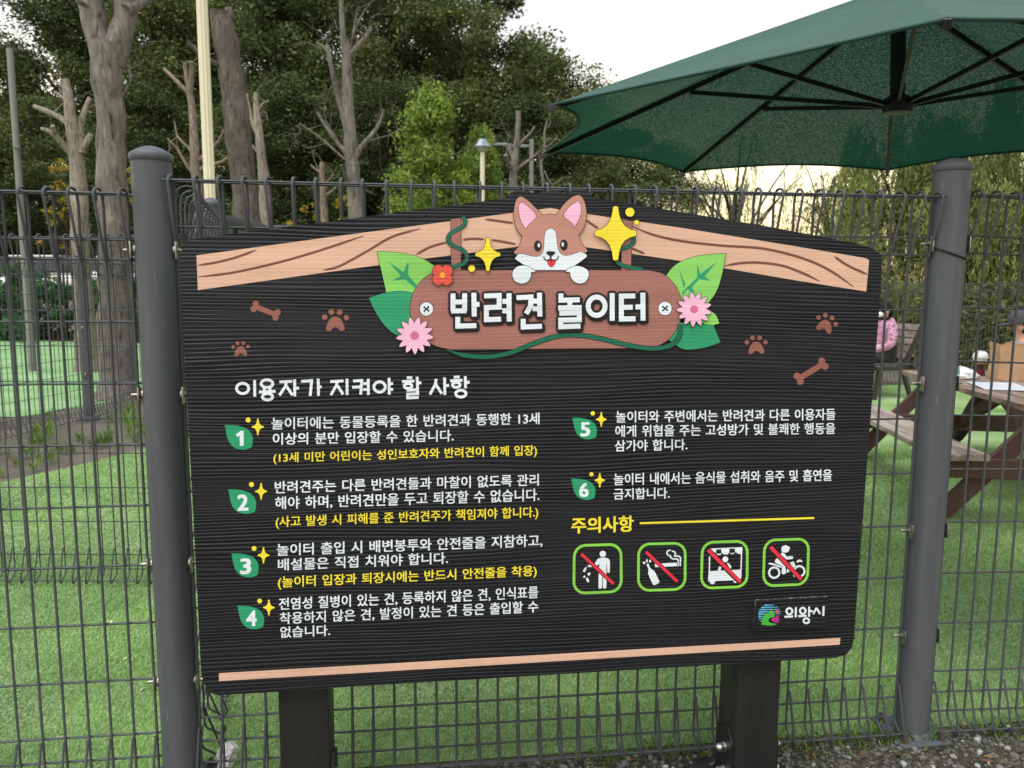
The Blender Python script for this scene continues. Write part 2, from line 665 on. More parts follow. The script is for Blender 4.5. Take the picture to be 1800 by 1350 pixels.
# blades of the artificial turf near the fence: one mass
def inside(px, py, poly):
    r = np.zeros(len(px), bool)
    j = len(poly) - 1
    for i in range(len(poly)):
        xi, yi = poly[i]
        xj, yj = poly[j]
        c = ((yi > py) != (yj > py)) & (px < (xj - xi) * (py - yi) / (yj - yi + 1e-12) + xi)
        r ^= c
        j = i
    return r


def blades(n, x0, x1, y0, y1, h, w):
    # nearer ground gets more blades
    u = RNG.random(n)
    y = y0 * (y1 / y0) ** u
    x = RNG.uniform(x0, x1, n) * (y / y1)
    k = inside(x, y, LAWN)
    x, y = x[k], y[k]
    n = len(x)
    sc = (y / y0) ** 0.8
    a = RNG.uniform(0, 2 * np.pi, n)
    hh = h * RNG.uniform(.5, 1.15, n) * sc ** .3
    ww = w * sc
    lean = RNG.uniform(.1, 1.1, n) * hh
    la = RNG.normal(.6, 1.4, n)
    base = np.stack((x, y, np.full(n, .003)), 1)
    dv = np.stack((np.cos(a), np.sin(a), np.zeros(n)), 1) * (ww / 2)[:, None]
    tip = base + np.stack((np.cos(la) * lean, np.sin(la) * lean, hh), 1)
    return np.stack((base - dv, base + dv, tip), 1).reshape(-1, 3)


BL = leaf_mat("turf_fibre", (0.115, 0.215, 0.058), (0.26, 0.405, 0.150), (0.49, 0.60, 0.36), rough=0.7, translucent=0.25)
np_mesh("turf_fibres", blades(520000, -5.0, 5.2, 2.0, 7.0, 0.012, 0.0027), 3, BL, kind="stuff")

# bits of bark, paper and dry leaf blown on to the turf
xs_ = RNG.uniform(-3.4, 4.6, 420)
ys_ = 2.25 + RNG.random(420) ** 1.6 * 6.0
kp_ = inside(xs_, ys_, LAWN) & (ys_ > FP(xs_) + .03)
n_ = int(kp_.sum())
ct_ = np.stack((xs_[kp_], ys_[kp_], np.full(n_, .013)), 1)
an_ = RNG.uniform(0, 6.28, n_)
sz_ = RNG.uniform(.004, .013, n_)
d1_ = np.stack((np.cos(an_), np.sin(an_), RNG.normal(0, .25, n_)), 1) * sz_[:, None]
d2_ = np.stack((-np.sin(an_), np.cos(an_), RNG.normal(0, .25, n_)), 1) * (sz_ * .45)[:, None]
np_mesh("turf_litter", np.stack((ct_ - d1_, ct_ - d2_, ct_ + d1_, ct_ + d2_), 1).reshape(-1, 3), 4,
        leaf_mat("dry_bits", (0.16, 0.11, 0.06), (0.34, 0.28, 0.18), (0.62, 0.60, 0.52), translucent=.1), kind="stuff")
# ------------------------------------------------------------------ the information board
SIGN_A = math.atan(0.12)
SIGN_P = np.array((0.0, 1.92, 0.0))
SIGN_D = np.array((math.cos(SIGN_A), math.sin(SIGN_A), 0.0))
SIGN_N = np.array((math.sin(SIGN_A), -math.cos(SIGN_A), 0.0))
sign = thing("notice_board", SIGN_P, "black wooden notice board with a painted corgi and Korean rules, on two black posts",
             "notice board", rz=SIGN_A)


def uv(p):
    d = ray(p[0], p[1])
    q = CO + d * (np.dot(SIGN_P - CO, SIGN_N) / np.dot(d, SIGN_N))
    return float(np.dot(q - SIGN_P, SIGN_D)), float(q[2])


M_BOARD = None


def board_mat():
    m, t, n, b = nodes_of("black_brushed_wood")
    h, fr, fine = grain_height(t)
    bu = N(t, "ShaderNodeBump", Strength=0.45, Distance=0.006)
    t.links.new(h, bu.inputs["Height"])
    t.links.new(bu.outputs[0], b.inputs["Normal"])
    no = N(t, "ShaderNodeTexNoise", Scale=1.0, Detail=5.0, Roughness=0.6)
    t.links.new(mapped(t, (2.0, 1, 14.0)), no.inputs["Vector"])
    r = ramp(t, no.outputs["Fac"], [(0.3, (0.0076, 0.0088, 0.0125)), (0.72, (0.0145, 0.0165, 0.0215))])
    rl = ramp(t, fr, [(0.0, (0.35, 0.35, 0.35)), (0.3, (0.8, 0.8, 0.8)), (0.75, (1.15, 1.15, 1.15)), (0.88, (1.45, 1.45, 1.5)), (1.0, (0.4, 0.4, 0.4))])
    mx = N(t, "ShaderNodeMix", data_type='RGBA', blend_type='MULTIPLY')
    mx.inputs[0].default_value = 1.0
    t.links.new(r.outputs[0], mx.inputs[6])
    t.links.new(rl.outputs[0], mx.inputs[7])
    # specks of dust and dried mud
    vo = N(t, "ShaderNodeTexVoronoi", Scale=55.0, Randomness=1.0)
    t.links.new(mapped(t, (1, 1, 1)), vo.inputs["Vector"])
    sp = ramp(t, vo.outputs["Distance"], [(0.0, (1, 1, 1)), (0.035, (1, 1, 1)), (0.05, (0, 0, 0))])
    wn = N(t, "ShaderNodeTexNoise", Scale=9.0)
    t.links.new(mapped(t, (1, 1, 1)), wn.inputs["Vector"])
    wr = ramp(t, wn.outputs["Fac"], [(0.60, (0, 0, 0)), (0.66, (1, 1, 1))])
    mm = N(t, "ShaderNodeMath", operation='MULTIPLY')
    t.links.new(sp.outputs[0], mm.inputs[0])
    t.links.new(wr.outputs[0], mm.inputs[1])
    m2 = N(t, "ShaderNodeMix", data_type='RGBA')
    t.links.new(mm.outputs[0], m2.inputs[0])
    t.links.new(mx.outputs[2], m2.inputs[6])
    m2.inputs[7].default_value = (0.16, 0.15, 0.13, 1)
    t.links.new(m2.outputs[2], b.inputs["Base Color"])
    b.inputs["Roughness"].default_value = 0.52
    b.inputs["Specular IOR Level"].default_value = 0.35
    return m


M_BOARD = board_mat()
PEACH = paint("peach_paint", lin((214, 175, 152)), 0.22, 0.25)
BROWNL = paint("grain_line_brown", lin((116, 72, 60)), 0.25, 0.3)
BROWN = paint("plate_brown", lin((160, 109, 101)), 0.3, 0.35)
PAWB = paint("paw_brown", lin((142, 91, 81)), 0.35, 0.5)
CORGI = paint("corgi_tan", lin((188, 136, 122)), 0.25, 0.3)
WHITE = paint("white_paint", lin((222, 233, 241)), 0.25, 0.35)
PINK = paint("petal_pink", lin((236, 184, 212)), 0.25, 0.4)
DPINK = paint("deep_pink", lin((204, 104, 150)), 0.25, 0.3)
LGREEN = paint("leaf_light_green", lin((134, 206, 100)), 0.25, 0.4)
TEAL = paint("leaf_teal_green", lin((40, 152, 106)), 0.25, 0.4)
VINE = paint("vine_green", lin((14, 104, 78)), 0.25, 0.35)
YELL = paint("star_yellow", lin((240, 222, 58)), 0.25, 0.35)
RED = paint("bar_red", lin((222, 50, 70)), 0.25, 0.3)
CORAL = paint("coral_red", lin((228, 86, 72)), 0.25, 0.3)
ORANGE = paint("flower_yellow", lin((240, 180, 50)), 0.2, 0.2)
RING = paint("ring_green", lin((132, 206, 78)), 0.25, 0.3)
BLACK = paint("black_line", (0.010, 0.010, 0.011), 0.3, 0.0)
SKYB = paint("emblem_blue", lin((96, 186, 226)), 0.2, 0.2)
EGREEN = paint("emblem_green", lin((70, 176, 60)), 0.2, 0.2)
EMAG = paint("emblem_magenta", lin((176, 44, 136)), 0.2, 0.2)


class Art:
    """flat painted shapes on the board face; later shapes lie over earlier ones"""

    def __init__(self, base=0.0006, step=0.00004):
        self.mb, self.y, self.step, self.mats = MB(), base, step, []

    def m(self, mt):
        if mt not in self.mats:
            self.mats.append(mt)
        return self.mats.index(mt)

    def tri(self, P, tris, mt):
        self.y += self.step
        vs = [(u, -self.y, v) for u, v in P]
        fs = []
        for f in tris:
            a, b, c = (Vector(vs[i]) for i in f[:3])
            nn = (b - a).cross(c - a)
            fs.append(tuple(f) if nn.y < 0 else tuple(reversed(f)))
        self.mb.add(vs, fs, self.m(mt))
        return self

    def poly(self, pts, mt, line=0.0, lmat=None, holes=()):
        if line:
            self.ribbon(pts, line * 2, lmat or BLACK, closed=True)
        loops = [[Vector((*uv(p), 0)) for p in pts]] + [[Vector((*uv(p), 0)) for p in h] for h in holes]
        flat = [(p.x, p.y) for l in loops for p in l]
        return self.tri(flat, tessellate_polygon(loops), mt)

    def ribbon(self, pts, w, mt, closed=False):
        ws = w if hasattr(w, "__len__") else [w] * len(pts)
        P = [np.array(p[:2], float) for p in pts]
        if not closed and len(P) > 2:
            pass
        n = len(P)
        L, R = [], []
        for i in range(n):
            a = P[i - 1] if (closed or i > 0) else P[i]
            c = P[(i + 1) % n] if (closed or i < n - 1) else P[i]
            d1, d2 = P[i] - a, c - P[i]
            l1, l2 = np.linalg.norm(d1), np.linalg.norm(d2)
            d1 = d1 / l1 if l1 > 1e-9 else d2 / max(l2, 1e-9)
            d2 = d2 / l2 if l2 > 1e-9 else d1
            t = d1 + d2
            lt = np.linalg.norm(t)
            t = t / lt if lt > 1e-6 else d1
            nrm = np.array((-t[1], t[0]))
            k = min(1.6, 1 / max(0.4, abs(float(np.dot(nrm, (-d1[1], d1[0]))))))
            L.append(P[i] + nrm * ws[i] / 2 * k)
            R.append(P[i] - nrm * ws[i] / 2 * k)
        pts2 = [uv(p) for p in L] + [uv(p) for p in R]
        fs = []
        for i in range(n if closed else n - 1):
            j = (i + 1) % n
            fs.append((i, j, n + j, n + i))
        return self.tri(pts2, fs, mt)

    def strokes(self, lines, w, mt, dx=0.0, dy=0.0, round_=False):
        for l in lines:
            if l[0] == 'o':
                _, cx, cy, rx, ry = l
                self.ribbon(ell(cx + dx, cy + dy, rx, ry), w, mt, closed=True)
            else:
                pts = [np.array(p, float) + (dx, dy) for p in l]
                # square corners: each leg its own bar, lengthened by half the width at inner bends
                for i in range(len(pts) - 1):
                    d = pts[i + 1] - pts[i]
                    d = d / np.linalg.norm(d)
                    a = pts[i] - (d * w / 2 if i > 0 else (d * w * .25 if round_ else 0))
                    b = pts[i + 1] + (d * w / 2 if i < len(pts) - 2 else (d * w * .25 if round_ else 0))
                    if round_:
                        nn = np.array((-d[1], d[0]))
                        r = w / 2
                        c = r * .45
                        self.poly([a + nn * (r - c), a + d * c + nn * r, b - d * c + nn * r, b + nn * (r - c),
                                   b - nn * (r - c), b - d * c - nn * r, a + d * c - nn * r, a - nn * (r - c)], mt)
                    else:
                        self.ribbon([a, b], w, mt)
        return self

    def text(self, body, q, mt, off=0.0, space=1.25, fat=0.017):
        """q = left x, left top, left bottom, right x, right top, right bottom of the written line in the photo"""
        c = bpy.data.curves.new("lettering", 'FONT')
        c.body = body
        c.offset = off
        c.resolution_u = 3
        c.space_word = space
        o = bpy.data.objects.new("lettering", c)
        COL.objects.link(o)
        bpy.context.view_layer.update()
        dg = bpy.context.evaluated_depsgraph_get()
        me = bpy.data.meshes.new_from_object(o.evaluated_get(dg))
        co = np.array([v.co[:2] for v in me.vertices])
        fs = [tuple(p.vertices) for p in me.polygons]
        bpy.data.objects.remove(o)
        bpy.data.curves.remove(c)
        bpy.data.meshes.remove(me)
        lo, hi = co.min(0), co.max(0)
        s = (co[:, 0] - lo[0]) / (hi[0] - lo[0])
        h = (co[:, 1] - lo[1]) / (hi[1] - lo[1])
        TL, BL, TR, BR = (np.array(uv(p)) for p in ((q[0], q[1]), (q[0], q[2]), (q[3], q[4]), (q[3], q[5])))
        P = ((1 - s) * (1 - h))[:, None] * BL + (s * (1 - h))[:, None] * BR + ((1 - s) * h)[:, None] * TL + (s * h)[:, None] * TR
        e = (TR - TL) / np.linalg.norm(TR - TL)
        em = np.linalg.norm(TR - TL) / (hi[0] - lo[0])
        ev = np.linalg.norm(TL - BL) / (hi[1] - lo[1])
        for dx, dy in ((-1, -.7), (1, -.7), (-1, .7), (1, .7)):
            self.tri([tuple(p + e * dx * fat * em + (0, dy * fat * ev)) for p in P], fs, mt)
        return self

    def build(self, name):
        return self.mb.build(name, self.mats, sign, smooth=False, local=True)


def Z(ox, oy, k, pts):
    """coordinates read from an enlargement (origin, scale) back to the photo"""
    return [((p[0] / k + ox), (p[1] / k + oy), *p[2:]) for p in pts]


# ---- the board itself: outline with its bumps for the dog's ears
outline = [(315.5, 470), (316, 444), (324, 430), (336, 421.5), (352, 418), (500, 399), (620, 383.5), (760, 365.5), (885, 349)]
outline += spline([(885, 349), (892, 343), (900, 338), (911, 335), (929, 337), (940, 340), (951, 338), (967, 337), (983, 338.5),
                   (996, 341), (1007, 335.5), (1027, 335), (1035, 337), (1041, 343), (1047, 348), (1079, 353)], seg=3)[1:]
outline += [(1200, 373), (1350, 398), (1500, 427), (1533, 436), (1545, 444), (1550, 454), (1550, 480), (1548, 513), (1530, 740), (1510, 1000),
            (1505, 1067), (1502, 1120), (1497, 1140), (1487, 1151), (1467, 1156.5), (1267, 1168), (920, 1189), (588, 1209), (488, 1216),
            (386, 1222), (372, 1219), (363, 1212), (358, 1200), (354, 1180), (352, 1150), (339, 895)]
op = []
for i in range(len(outline)):
    a, b = np.array(uv(outline[i])), np.array(uv(outline[(i + 1) % len(outline)]))
    L = np.linalg.norm(b - a)
    steep = abs(b[1] - a[1]) > 0.5 * L
    k = max(1, int(L / (0.0042 if steep else 0.06)))
    for j in range(k):
        p = a + (b - a) * j / k
        # the brushed-out soft grain leaves the sawn ends ragged
        jag = (0.0016 * (1 if (len(op) % 2) else -1) * random.uniform(0.2, 1)) if steep else 0
        op.append((p[0] + jag, p[1]))
TH = 0.034
mb = MB()
n_ = len(op)
tris = tessellate_polygon([[Vector((u, v, 0)) for u, v in op]])
fr = [(u, 0, v) for u, v in op]
bk = [(u, TH, v) for u, v in op]


def facing(vs, f, sgn):
    a, b, c = (Vector(vs[i]) for i in f)
    return f if (b - a).cross(c - a).y * sgn > 0 else tuple(reversed(f))


mb.add(fr, [facing(fr, f, -1) for f in tris])
mb.add(bk, [facing(bk, f, 1) for f in tris])
mb.add(fr + bk, [(i, (i + 1) % n_, n_ + (i + 1) % n_, n_ + i) for i in range(n_)])
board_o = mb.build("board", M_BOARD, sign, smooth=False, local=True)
_bm = bmesh.new()
_bm.from_mesh(board_o.data)
bmesh.ops.recalc_face_normals(_bm, faces=_bm.faces)
_bm.to_mesh(board_o.data)
_bm.free()

# ---- posts behind it
M_POST = mat("black_stained_timber", (0.013, 0.013, 0.014), (0.022, 0.021, 0.022), (14, 14, 1.2), rough=0.5, bump=0.35, bscale=(70, 70, 3))
M_STEEL = mat("bright_steel", (0.55, 0.54, 0.52), (0.42, 0.41, 0.40), (30, 30, 30), rough=0.28, metal=1.0)
M_BLKST = mat("black_painted_steel", (0.012, 0.012, 0.013), (0.02, 0.02, 0.02), (20, 20, 20), rough=0.5, spec=0.2)
for (xa, xb) in ((490, 580), (1298, 1375)):
    ua, ub = uv((xa, 1225))[0], uv((xb, 1225))[0]
    # the posts stand a board's thickness further back, so the same sight lines fall wider
    k = 1 + TH / 2.0
    uc, w = (ua + ub) / 2 * k, 0.127
    post = MB().box((uc, TH + 0.001 + w / 2, 0.67), (w, w, 1.32), bevel=0.005).build("post", M_POST, sign, local=True)
    # shoe: plate on the ground, cheek plates up the sides, bolts
    yc = TH + 0.001 + w / 2
    br = MB()
    br.box((uc, yc, 0.008), (0.30, 0.26, 0.010), bevel=0.002)
    for sx in (-1, 1):
        x = uc + sx * (w / 2 + 0.004)
        z1, y0, y1 = 0.17, yc - 0.056, yc + 0.056
        t_ = 0.003
        vs = [(x - t_, y0, .013), (x - t_, y1, .013), (x - t_, y1, z1), (x - t_, yc - .02, z1 + .035), (x - t_, y0, z1)]
        vs2 = [(x + t_, b_, c_) for _, b_, c_ in vs]
        fs = [(0, 1, 2, 3, 4), (9, 8, 7, 6, 5)] + [(i, 5 + i, 5 + (i + 1) % 5, (i + 1) % 5) for i in range(5)]
        br.add(vs + vs2, fs)
    shoe = br.build("post_shoe", M_BLKST, post, smooth=False, local=True)
    for sx in (-1, 1):
        A = Matrix.Rotation(math.radians(90 * sx), 3, 'Y')
        for zz in (0.135, 0.062):
            nut = MB()
            hexp = [(0.0145, 0.0), (0.0145, 0.011)]
            nut.lathe((uc + sx * (w / 2 + 0.0075), yc - 0.012, zz), [(0.017, 0.0), (0.017, 0.003)], 18, axis=A)
            nut.lathe((uc + sx * (w / 2 + 0.0106), yc - 0.012, zz), hexp, 6, axis=A)
            nut.lathe((uc + sx * (w / 2 + 0.0217), yc - 0.012, zz), [(0.0115, 0), (0.0112, .005), (0.009, .010), (0.005, .0135), (0.001, .0145)], 16, axis=A)
            nut.build("cap_nut", M_STEEL, shoe, local=True)
    for sx in (-1, 1):
        cap = MB().lathe((uc + sx * 0.118, yc - 0.05, 0.0135), [(0.017, 0), (0.017, .014), (0.0145, .016), (0.014, .034), (0.010, .042), (0.003, .046)], 12)
        cap.build("anchor_cap", mat("grey_plastic_cap", (0.30, 0.31, 0.33), (0.24, 0.25, 0.27), (30, 30, 30), rough=0.45), shoe, local=True)

# ---- painted roof beam
A = Art()
A.poly([(345.5, 449), (560, 419.5), (760, 393), (903, 374), (946, 368.5), (967, 365.5), (984, 368.5), (1030, 376), (1200, 401), (1380, 430), (1520, 453.5),
        (1527.5, 457), (1522.5, 512.5), (1400, 493), (1200, 459), (1030, 434.5), (967, 424), (906, 434), (760, 453), (600, 475), (348, 510)], PEACH)
z5 = lambda p: Z(300, 320, 2.9032, p)
z6 = lambda p: Z(1000, 320, 3.0, p)
z25 = lambda p: Z(600, 320, 2.5, p)
z7 = lambda p: Z(860, 330, 7.5, p)
for l in (z5([(140, 425), (230, 411), (330, 386), (438, 347)]), z5([(143, 485), (330, 460), (560, 408), (760, 350), (985, 275)]),
          z5([(780, 450), (860, 430), (1000, 355), (1130, 280), (1275, 238)]), z5([(1253, 370), (1330, 330), (1412, 308)]),
          z5([(1490, 295), (1540, 290), (1600, 292)]), z5([(1635, 295), (1700, 306), (1762, 318)]), z5([(1605, 190), (1680, 200), (1748, 210)]),
          z6([(90, 200), (120, 222), (155, 245)]), z6([(335, 235), (450, 280), (600, 312), (800, 335), (1000, 348), (1150, 378), (1280, 420), (1390, 475), (1500, 552)]),
          z6([(820, 443), (900, 428), (1000, 425), (1120, 440), (1220, 475), (1320, 522)]), z6([(1400, 393), (1470, 440), (1572, 487)]),
          z6([(333, 350), (365, 364), (398, 377)])):
    s = spline(l, seg=8)
    n2 = len(s)
    A.ribbon(s, [4.4 * min(1, 0.35 + 6 * min(i, n2 - 1 - i) / n2) for i in range(n2)], BROWNL)
A.build("painted_beam")
# ---- bottom stripe
A = Art()
A.poly([(385, 1183), (660, 1167.5), (930, 1152), (1200, 1136.5), (1477, 1121), (1476, 1133), (1200, 1149), (930, 1165), (660, 1181), (385, 1197)], PEACH)
A.build("painted_stripe")

# ---- name plate picture: posts, leaves, plate, vine, flowers
for q in (z5([(1430, 190), (1480, 184), (1480, 455), (1433, 457)]), z6([(280, 200), (332, 206), (325, 470), (275, 470)])):
    A = Art(0.0030)
    A.poly(q, BROWN, 0.8)
    A.build("painted_upright")
A = Art(0.0036)
for l in (z5([(1485, 182), (1503, 192), (1492, 225), (1430, 262), (1415, 297), (1440, 325), (1490, 347), (1512, 382), (1495, 415), (1432, 436)]),
          z6([(338, 285), (338, 318), (310, 342), (270, 355)]), z6([(245, 412), (275, 438), (330, 452), (390, 463)])):
    s = spline(l, seg=8)
    A.ribbon(s, 7.6, BLACK)
    A.ribbon(s, 6.0, VINE)
A.build("painted_vine")

A = Art(0.0036)
A.poly(spline(z5([(1055, 355, 1), (1150, 360), (1250, 378), (1310, 405), (1350, 432, 1), (1350, 520, 1), (1240, 575, 1), (1102, 566, 1), (1080, 470)]), True), LGREEN, 0.8)
A.poly(z5([(1105, 400), (1188, 460), (1206, 415), (1215, 415), (1210, 470), (1225, 492), (1258, 528), (1247, 541), (1195, 496), (1130, 505), (1175, 478)]), TEAL)
A.poly(spline(z5([(1012, 592, 1), (1090, 567), (1170, 557), (1245, 568, 1), (1265, 690, 1), (1180, 792, 1), (1128, 765), (1080, 715), (1042, 655)]), True), TEAL, 0.8)
A.poly(spline(z6([(825, 378, 1), (700, 387), (600, 415), (545, 450), (512, 492, 1), (560, 620, 1), (730, 640, 1), (775, 575), (803, 490)]), True), LGREEN, 0.8)
A.poly(z6([(592, 583), (655, 520), (673, 505), (674, 433), (690, 485), (778, 420), (713, 498), (750, 523), (685, 512), (645, 556), (662, 580), (645, 590), (625, 565), (600, 592)]), TEAL)
A.poly(z6([(578, 460), (612, 540), (603, 560)]), TEAL)
A.poly(spline(z6([(790, 745, 1), (772, 702), (738, 675, 1), (692, 735, 1), (735, 757)]), True), LGREEN, 0.8)
A.poly(spline(z6([(585, 740, 1), (760, 757, 1), (796, 845, 1), (720, 870), (640, 882), (590, 876), (525, 832, 1)]), True), TEAL, 0.8)
A.build("painted_leaves")

A = Art(0.0044)
plate = [(783, 475.5), (900, 475), (1020, 475), (1140, 475.5)]
plate += spline([(1140, 475.5), (1165, 482), (1186, 502), (1196, 526), (1197, 548), (1190, 575), (1172, 598), (1148, 610), (1132, 611.5)], seg=4)[1:]
plate += [(1020, 612), (900, 613.5), (790, 614)]
plate += spline([(790, 614), (762, 606), (738, 588), (725, 564), (721, 543), (726, 517), (740, 495), (760, 480), (783, 475.5)], seg=4)[1:-1]
A.poly(plate, BROWN, 0.9)
for cx, cy in ((749.5, 543), (1168, 542)):
    A.poly(ell(cx, cy, 11.6, 11.8, 24), WHITE, 1.1)
    A.ribbon([(cx - 5, cy - 4), (cx, cy), (cx + 5, cy + 4)], [3.4, 2.2, 3.4], BLACK)
    A.ribbon([(cx + 4.6, cy - 4.6), (cx, cy), (cx - 4.6, cy + 4.6)], [3.4, 2.2, 3.4], BLACK)
A.build("painted_plate")

title = [[(490, 489), (490, 566)], [(541, 488), (541, 566)], [(490, 527), (541, 526)], [(482, 566), (549, 565)], [(581, 486), (583, 590)], [(583, 537), (606, 537)],
         [(511, 592), (511, 632), (592, 630)],
         [(626, 500), (692, 498), (692, 549), (636, 551), (636, 604), (700, 602)], [(735, 488), (736, 612)], [(706, 524), (735, 524)], [(706, 565), (735, 565)],
         [(768, 508), (831, 505), (829, 545), (810, 578)], [(868, 486), (870, 590)], [(836, 523), (868, 523)], [(838, 556), (868, 556)], [(797, 600), (797, 636), (879, 633)],
         [(962, 489), (962, 519), (1044, 517)], [(1001, 528), (1001, 552)], [(950, 553), (1052, 551)], [(955, 576), (1042, 574), (1042, 604), (961, 606), (961, 635), (1047, 632)],
         ('o', 1118, 545, 37, 40), [(1186, 488), (1186, 609)],
         [(1287, 500), (1226, 501), (1226, 601), (1288, 600)], [(1226, 550), (1276, 549)], [(1320, 486), (1321, 608)], [(1288, 548), (1320, 548)]]
tt = []
for l in title:
    if l[0] == 'o':
        tt.append(('o', l[1] / 2.5 + 600, l[2] / 2.5 + 320, l[3] / 2.5, l[4] / 2.5))
    else:
        tt.append([(x / 2.5 + 600, y / 2.5 + 320) for x, y in l])
A = Art(0.0064, 0.00003)
A.strokes(tt, 17.5, BLACK, 1.6, 2.6, True)
A.strokes(tt, 16.5, BLACK, 0, 0, True)
A.strokes(tt, 8.6, WHITE)
A.build("title_lettering")

A = Art(0.0052)
s = spline(z25([(460, 737), (540, 760), (640, 767), (740, 750), (850, 707), (950, 676), (1050, 673), (1150, 690), (1260, 717), (1370, 731), (1450, 713), (1484, 670), (1484, 625)]), seg=8)
nn_ = len(s)
A.ribbon(s, [min(9.0, 2 + i * 0.9) for i in range(nn_)], BLACK)
A.ribbon(s, [min(7.0, 0.6 + i * 0.8) for i in range(nn_)], VINE)
A.build("painted_vine")


def petal_flower(cx, cy, R, npet, rot):
    a_ = Art(0.0088)
    pts = []
    for k in range(npet):
        a0 = rot + 2 * math.pi * k / npet
        h = math.pi / npet
        for da, rr in ((-h, .66), (-h * .62, .82), (-h * .25, .95), (0, 1.02), (h * .25, .95), (h * .62, .82)):
            pts.append((cx + R * rr * math.cos(a0 + da), cy + R * rr * math.sin(a0 + da)))
    a_.poly(pts, PINK, 0.8)
    a_.poly(ell(cx, cy, R * .235, R * .235, 20), DPINK)
    a_.build("painted_flower")


petal_flower(729, 589.5, 32.5, 13, 0.1)
petal_flower(1218, 543.5, 30.5, 13, 0.2)
A = Art(0.0088)
cx, cy = 777.6, 483.6
pet = []
for k in range(4):
    a0 = math.pi / 4 + k * math.pi / 2
    for da, r in ((-.785, 12.5), (-.74, 14.5), (-.62, 17.0), (-.42, 19.0), (-.2, 20.2), (0, 20.6), (.2, 20.2), (.42, 19.0), (.62, 17.0), (.74, 14.5)):
        pet.append((cx + r * math.cos(a0 + da), cy + r * math.sin(a0 + da)))
A.poly(pet, CORAL, 0.9)
A.poly(ell(cx, cy, 4.8, 4.8, 16), ORANGE)
A.build("painted_flower")


def star4(cx, cy, w, h, line=0.0, sl=0.0, art=None, k=0.26):
    pts = []
    tips = [(0, -h), (w, 0), (0, h), (-w, 0)]
    for i in range(4):
        t0, t1 = np.array(tips[i]), np.array(tips[(i + 1) % 4])
        wid = np.array((-t0[1], t0[0]))
        wid = wid / np.linalg.norm(wid) * min(w, h) * .13
        mid = (t0 + t1) * k
        pts += [t0 * .97 - wid * .9, t0, t0 * .97 + wid * .9]
        q0, q1 = t0 * .95 + wid, t1 * .95 - np.array((-t1[1], t1[0])) / np.linalg.norm(t1) * min(w, h) * .13
        for s_ in (.2, .4, .6, .8):
            pts.append((1 - s_) ** 2 * q0 + 2 * s_ * (1 - s_) * mid + s_ * s_ * q1)
    pts = [(cx + p[0], cy + p[1] + sl * p[0]) for p in pts]
    art.poly(pts, YELL, line)


for cx, cy, w, h, dots in ((1080.5, 410.5, 36.5, 47.5, ((1105.6, 373.6, 7.8, .9), (1117.3, 391.6, 4.2, .8))), (857, 447.5, 22, 29.5, ((828.7, 472.3, 5.9, .7),))):
    A = Art(0.0088)
    star4(cx, cy, w, h, 0.9, 0.0, A, 0.17)
    for dx, dy, r, l in dots:
        A.poly(ell(dx, dy, r, r, 20), YELL, l)
    A.build("painted_star")

# ---- the corgi
A = Art(0.0056)
head = spline(z7([(380, 890, 1), (335, 868), (330, 840), (385, 780), (415, 705), (433, 640, 1), (370, 560), (332, 450), (320, 330), (345, 190), (385, 130), (430, 126),
                  (520, 185), (600, 265), (660, 320), (705, 368, 1), (800, 352), (885, 362, 1), (930, 290), (1000, 200), (1100, 122), (1180, 103), (1232, 155), (1264, 250),
                  (1273, 340), (1255, 480), (1212, 570), (1172, 620, 1), (1200, 710), (1240, 775), (1280, 815), (1276, 850), (1220, 862, 1), (1000, 960, 1), (600, 960, 1)]), True)
A.poly(head, CORGI, 0.9)
A.poly(spline(z7([(800, 540), (850, 560), (875, 610), (885, 720), (905, 820), (950, 880), (1020, 897), (1120, 873), (1190, 845), (1240, 860), (1275, 890), (1268, 918),
                  (1130, 1020), (1010, 1090, 1), (600, 1090, 1), (460, 1020), (347, 945), (345, 920), (380, 882), (430, 873), (520, 895), (610, 910), (680, 883), (715, 800),
                  (725, 640), (745, 575)]), True), WHITE, 0.8)
A.poly(spline(z7([(384, 290), (392, 225), (430, 200), (530, 270), (600, 345), (608, 395), (560, 450), (510, 490), (480, 545, 1), (425, 460), (395, 370)]), True), PINK, 0.8)
A.poly(spline(z7([(1203, 290), (1195, 220), (1155, 183), (1060, 250), (985, 340), (985, 385), (1030, 425), (1085, 470), (1118, 522, 1), (1165, 440), (1195, 360)]), True), PINK, 0.8)
for e, hl in (((635, 770), (649, 760)), ((978, 757), (963, 748))):
    A.poly(Z(860, 330, 7.5, ell(e[0], e[1], 51, 74, 24)), BLACK)
    A.poly(Z(860, 330, 7.5, ell(hl[0], hl[1], 15, 29, 16)), WHITE)
A.poly(spline(z7([(745, 862), (765, 842), (805, 838), (848, 842), (866, 858), (845, 885), (806, 902), (770, 888)]), True), BLACK)
A.ribbon(z7([(805, 890), (804, 945)]), 3.2, BLACK)
A.poly(spline(z7([(757, 958, 1), (805, 945), (868, 960, 1), (852, 1010), (812, 1042), (775, 1010)]), True), RED, 0.7)
A.ribbon(z7([(808, 950), (809, 995)]), 1.6, BLACK)
A.ribbon(spline(z7([(712, 905), (726, 943), (760, 958), (803, 940)]), seg=6), 2.0, BLACK)
A.ribbon(spline(z7([(803, 940), (850, 958), (890, 938), (908, 900)]), seg=6), 2.0, BLACK)
A.ribbon(z7([(560, 1092), (800, 1090), (1060, 1090)]), 1.2, BLACK)
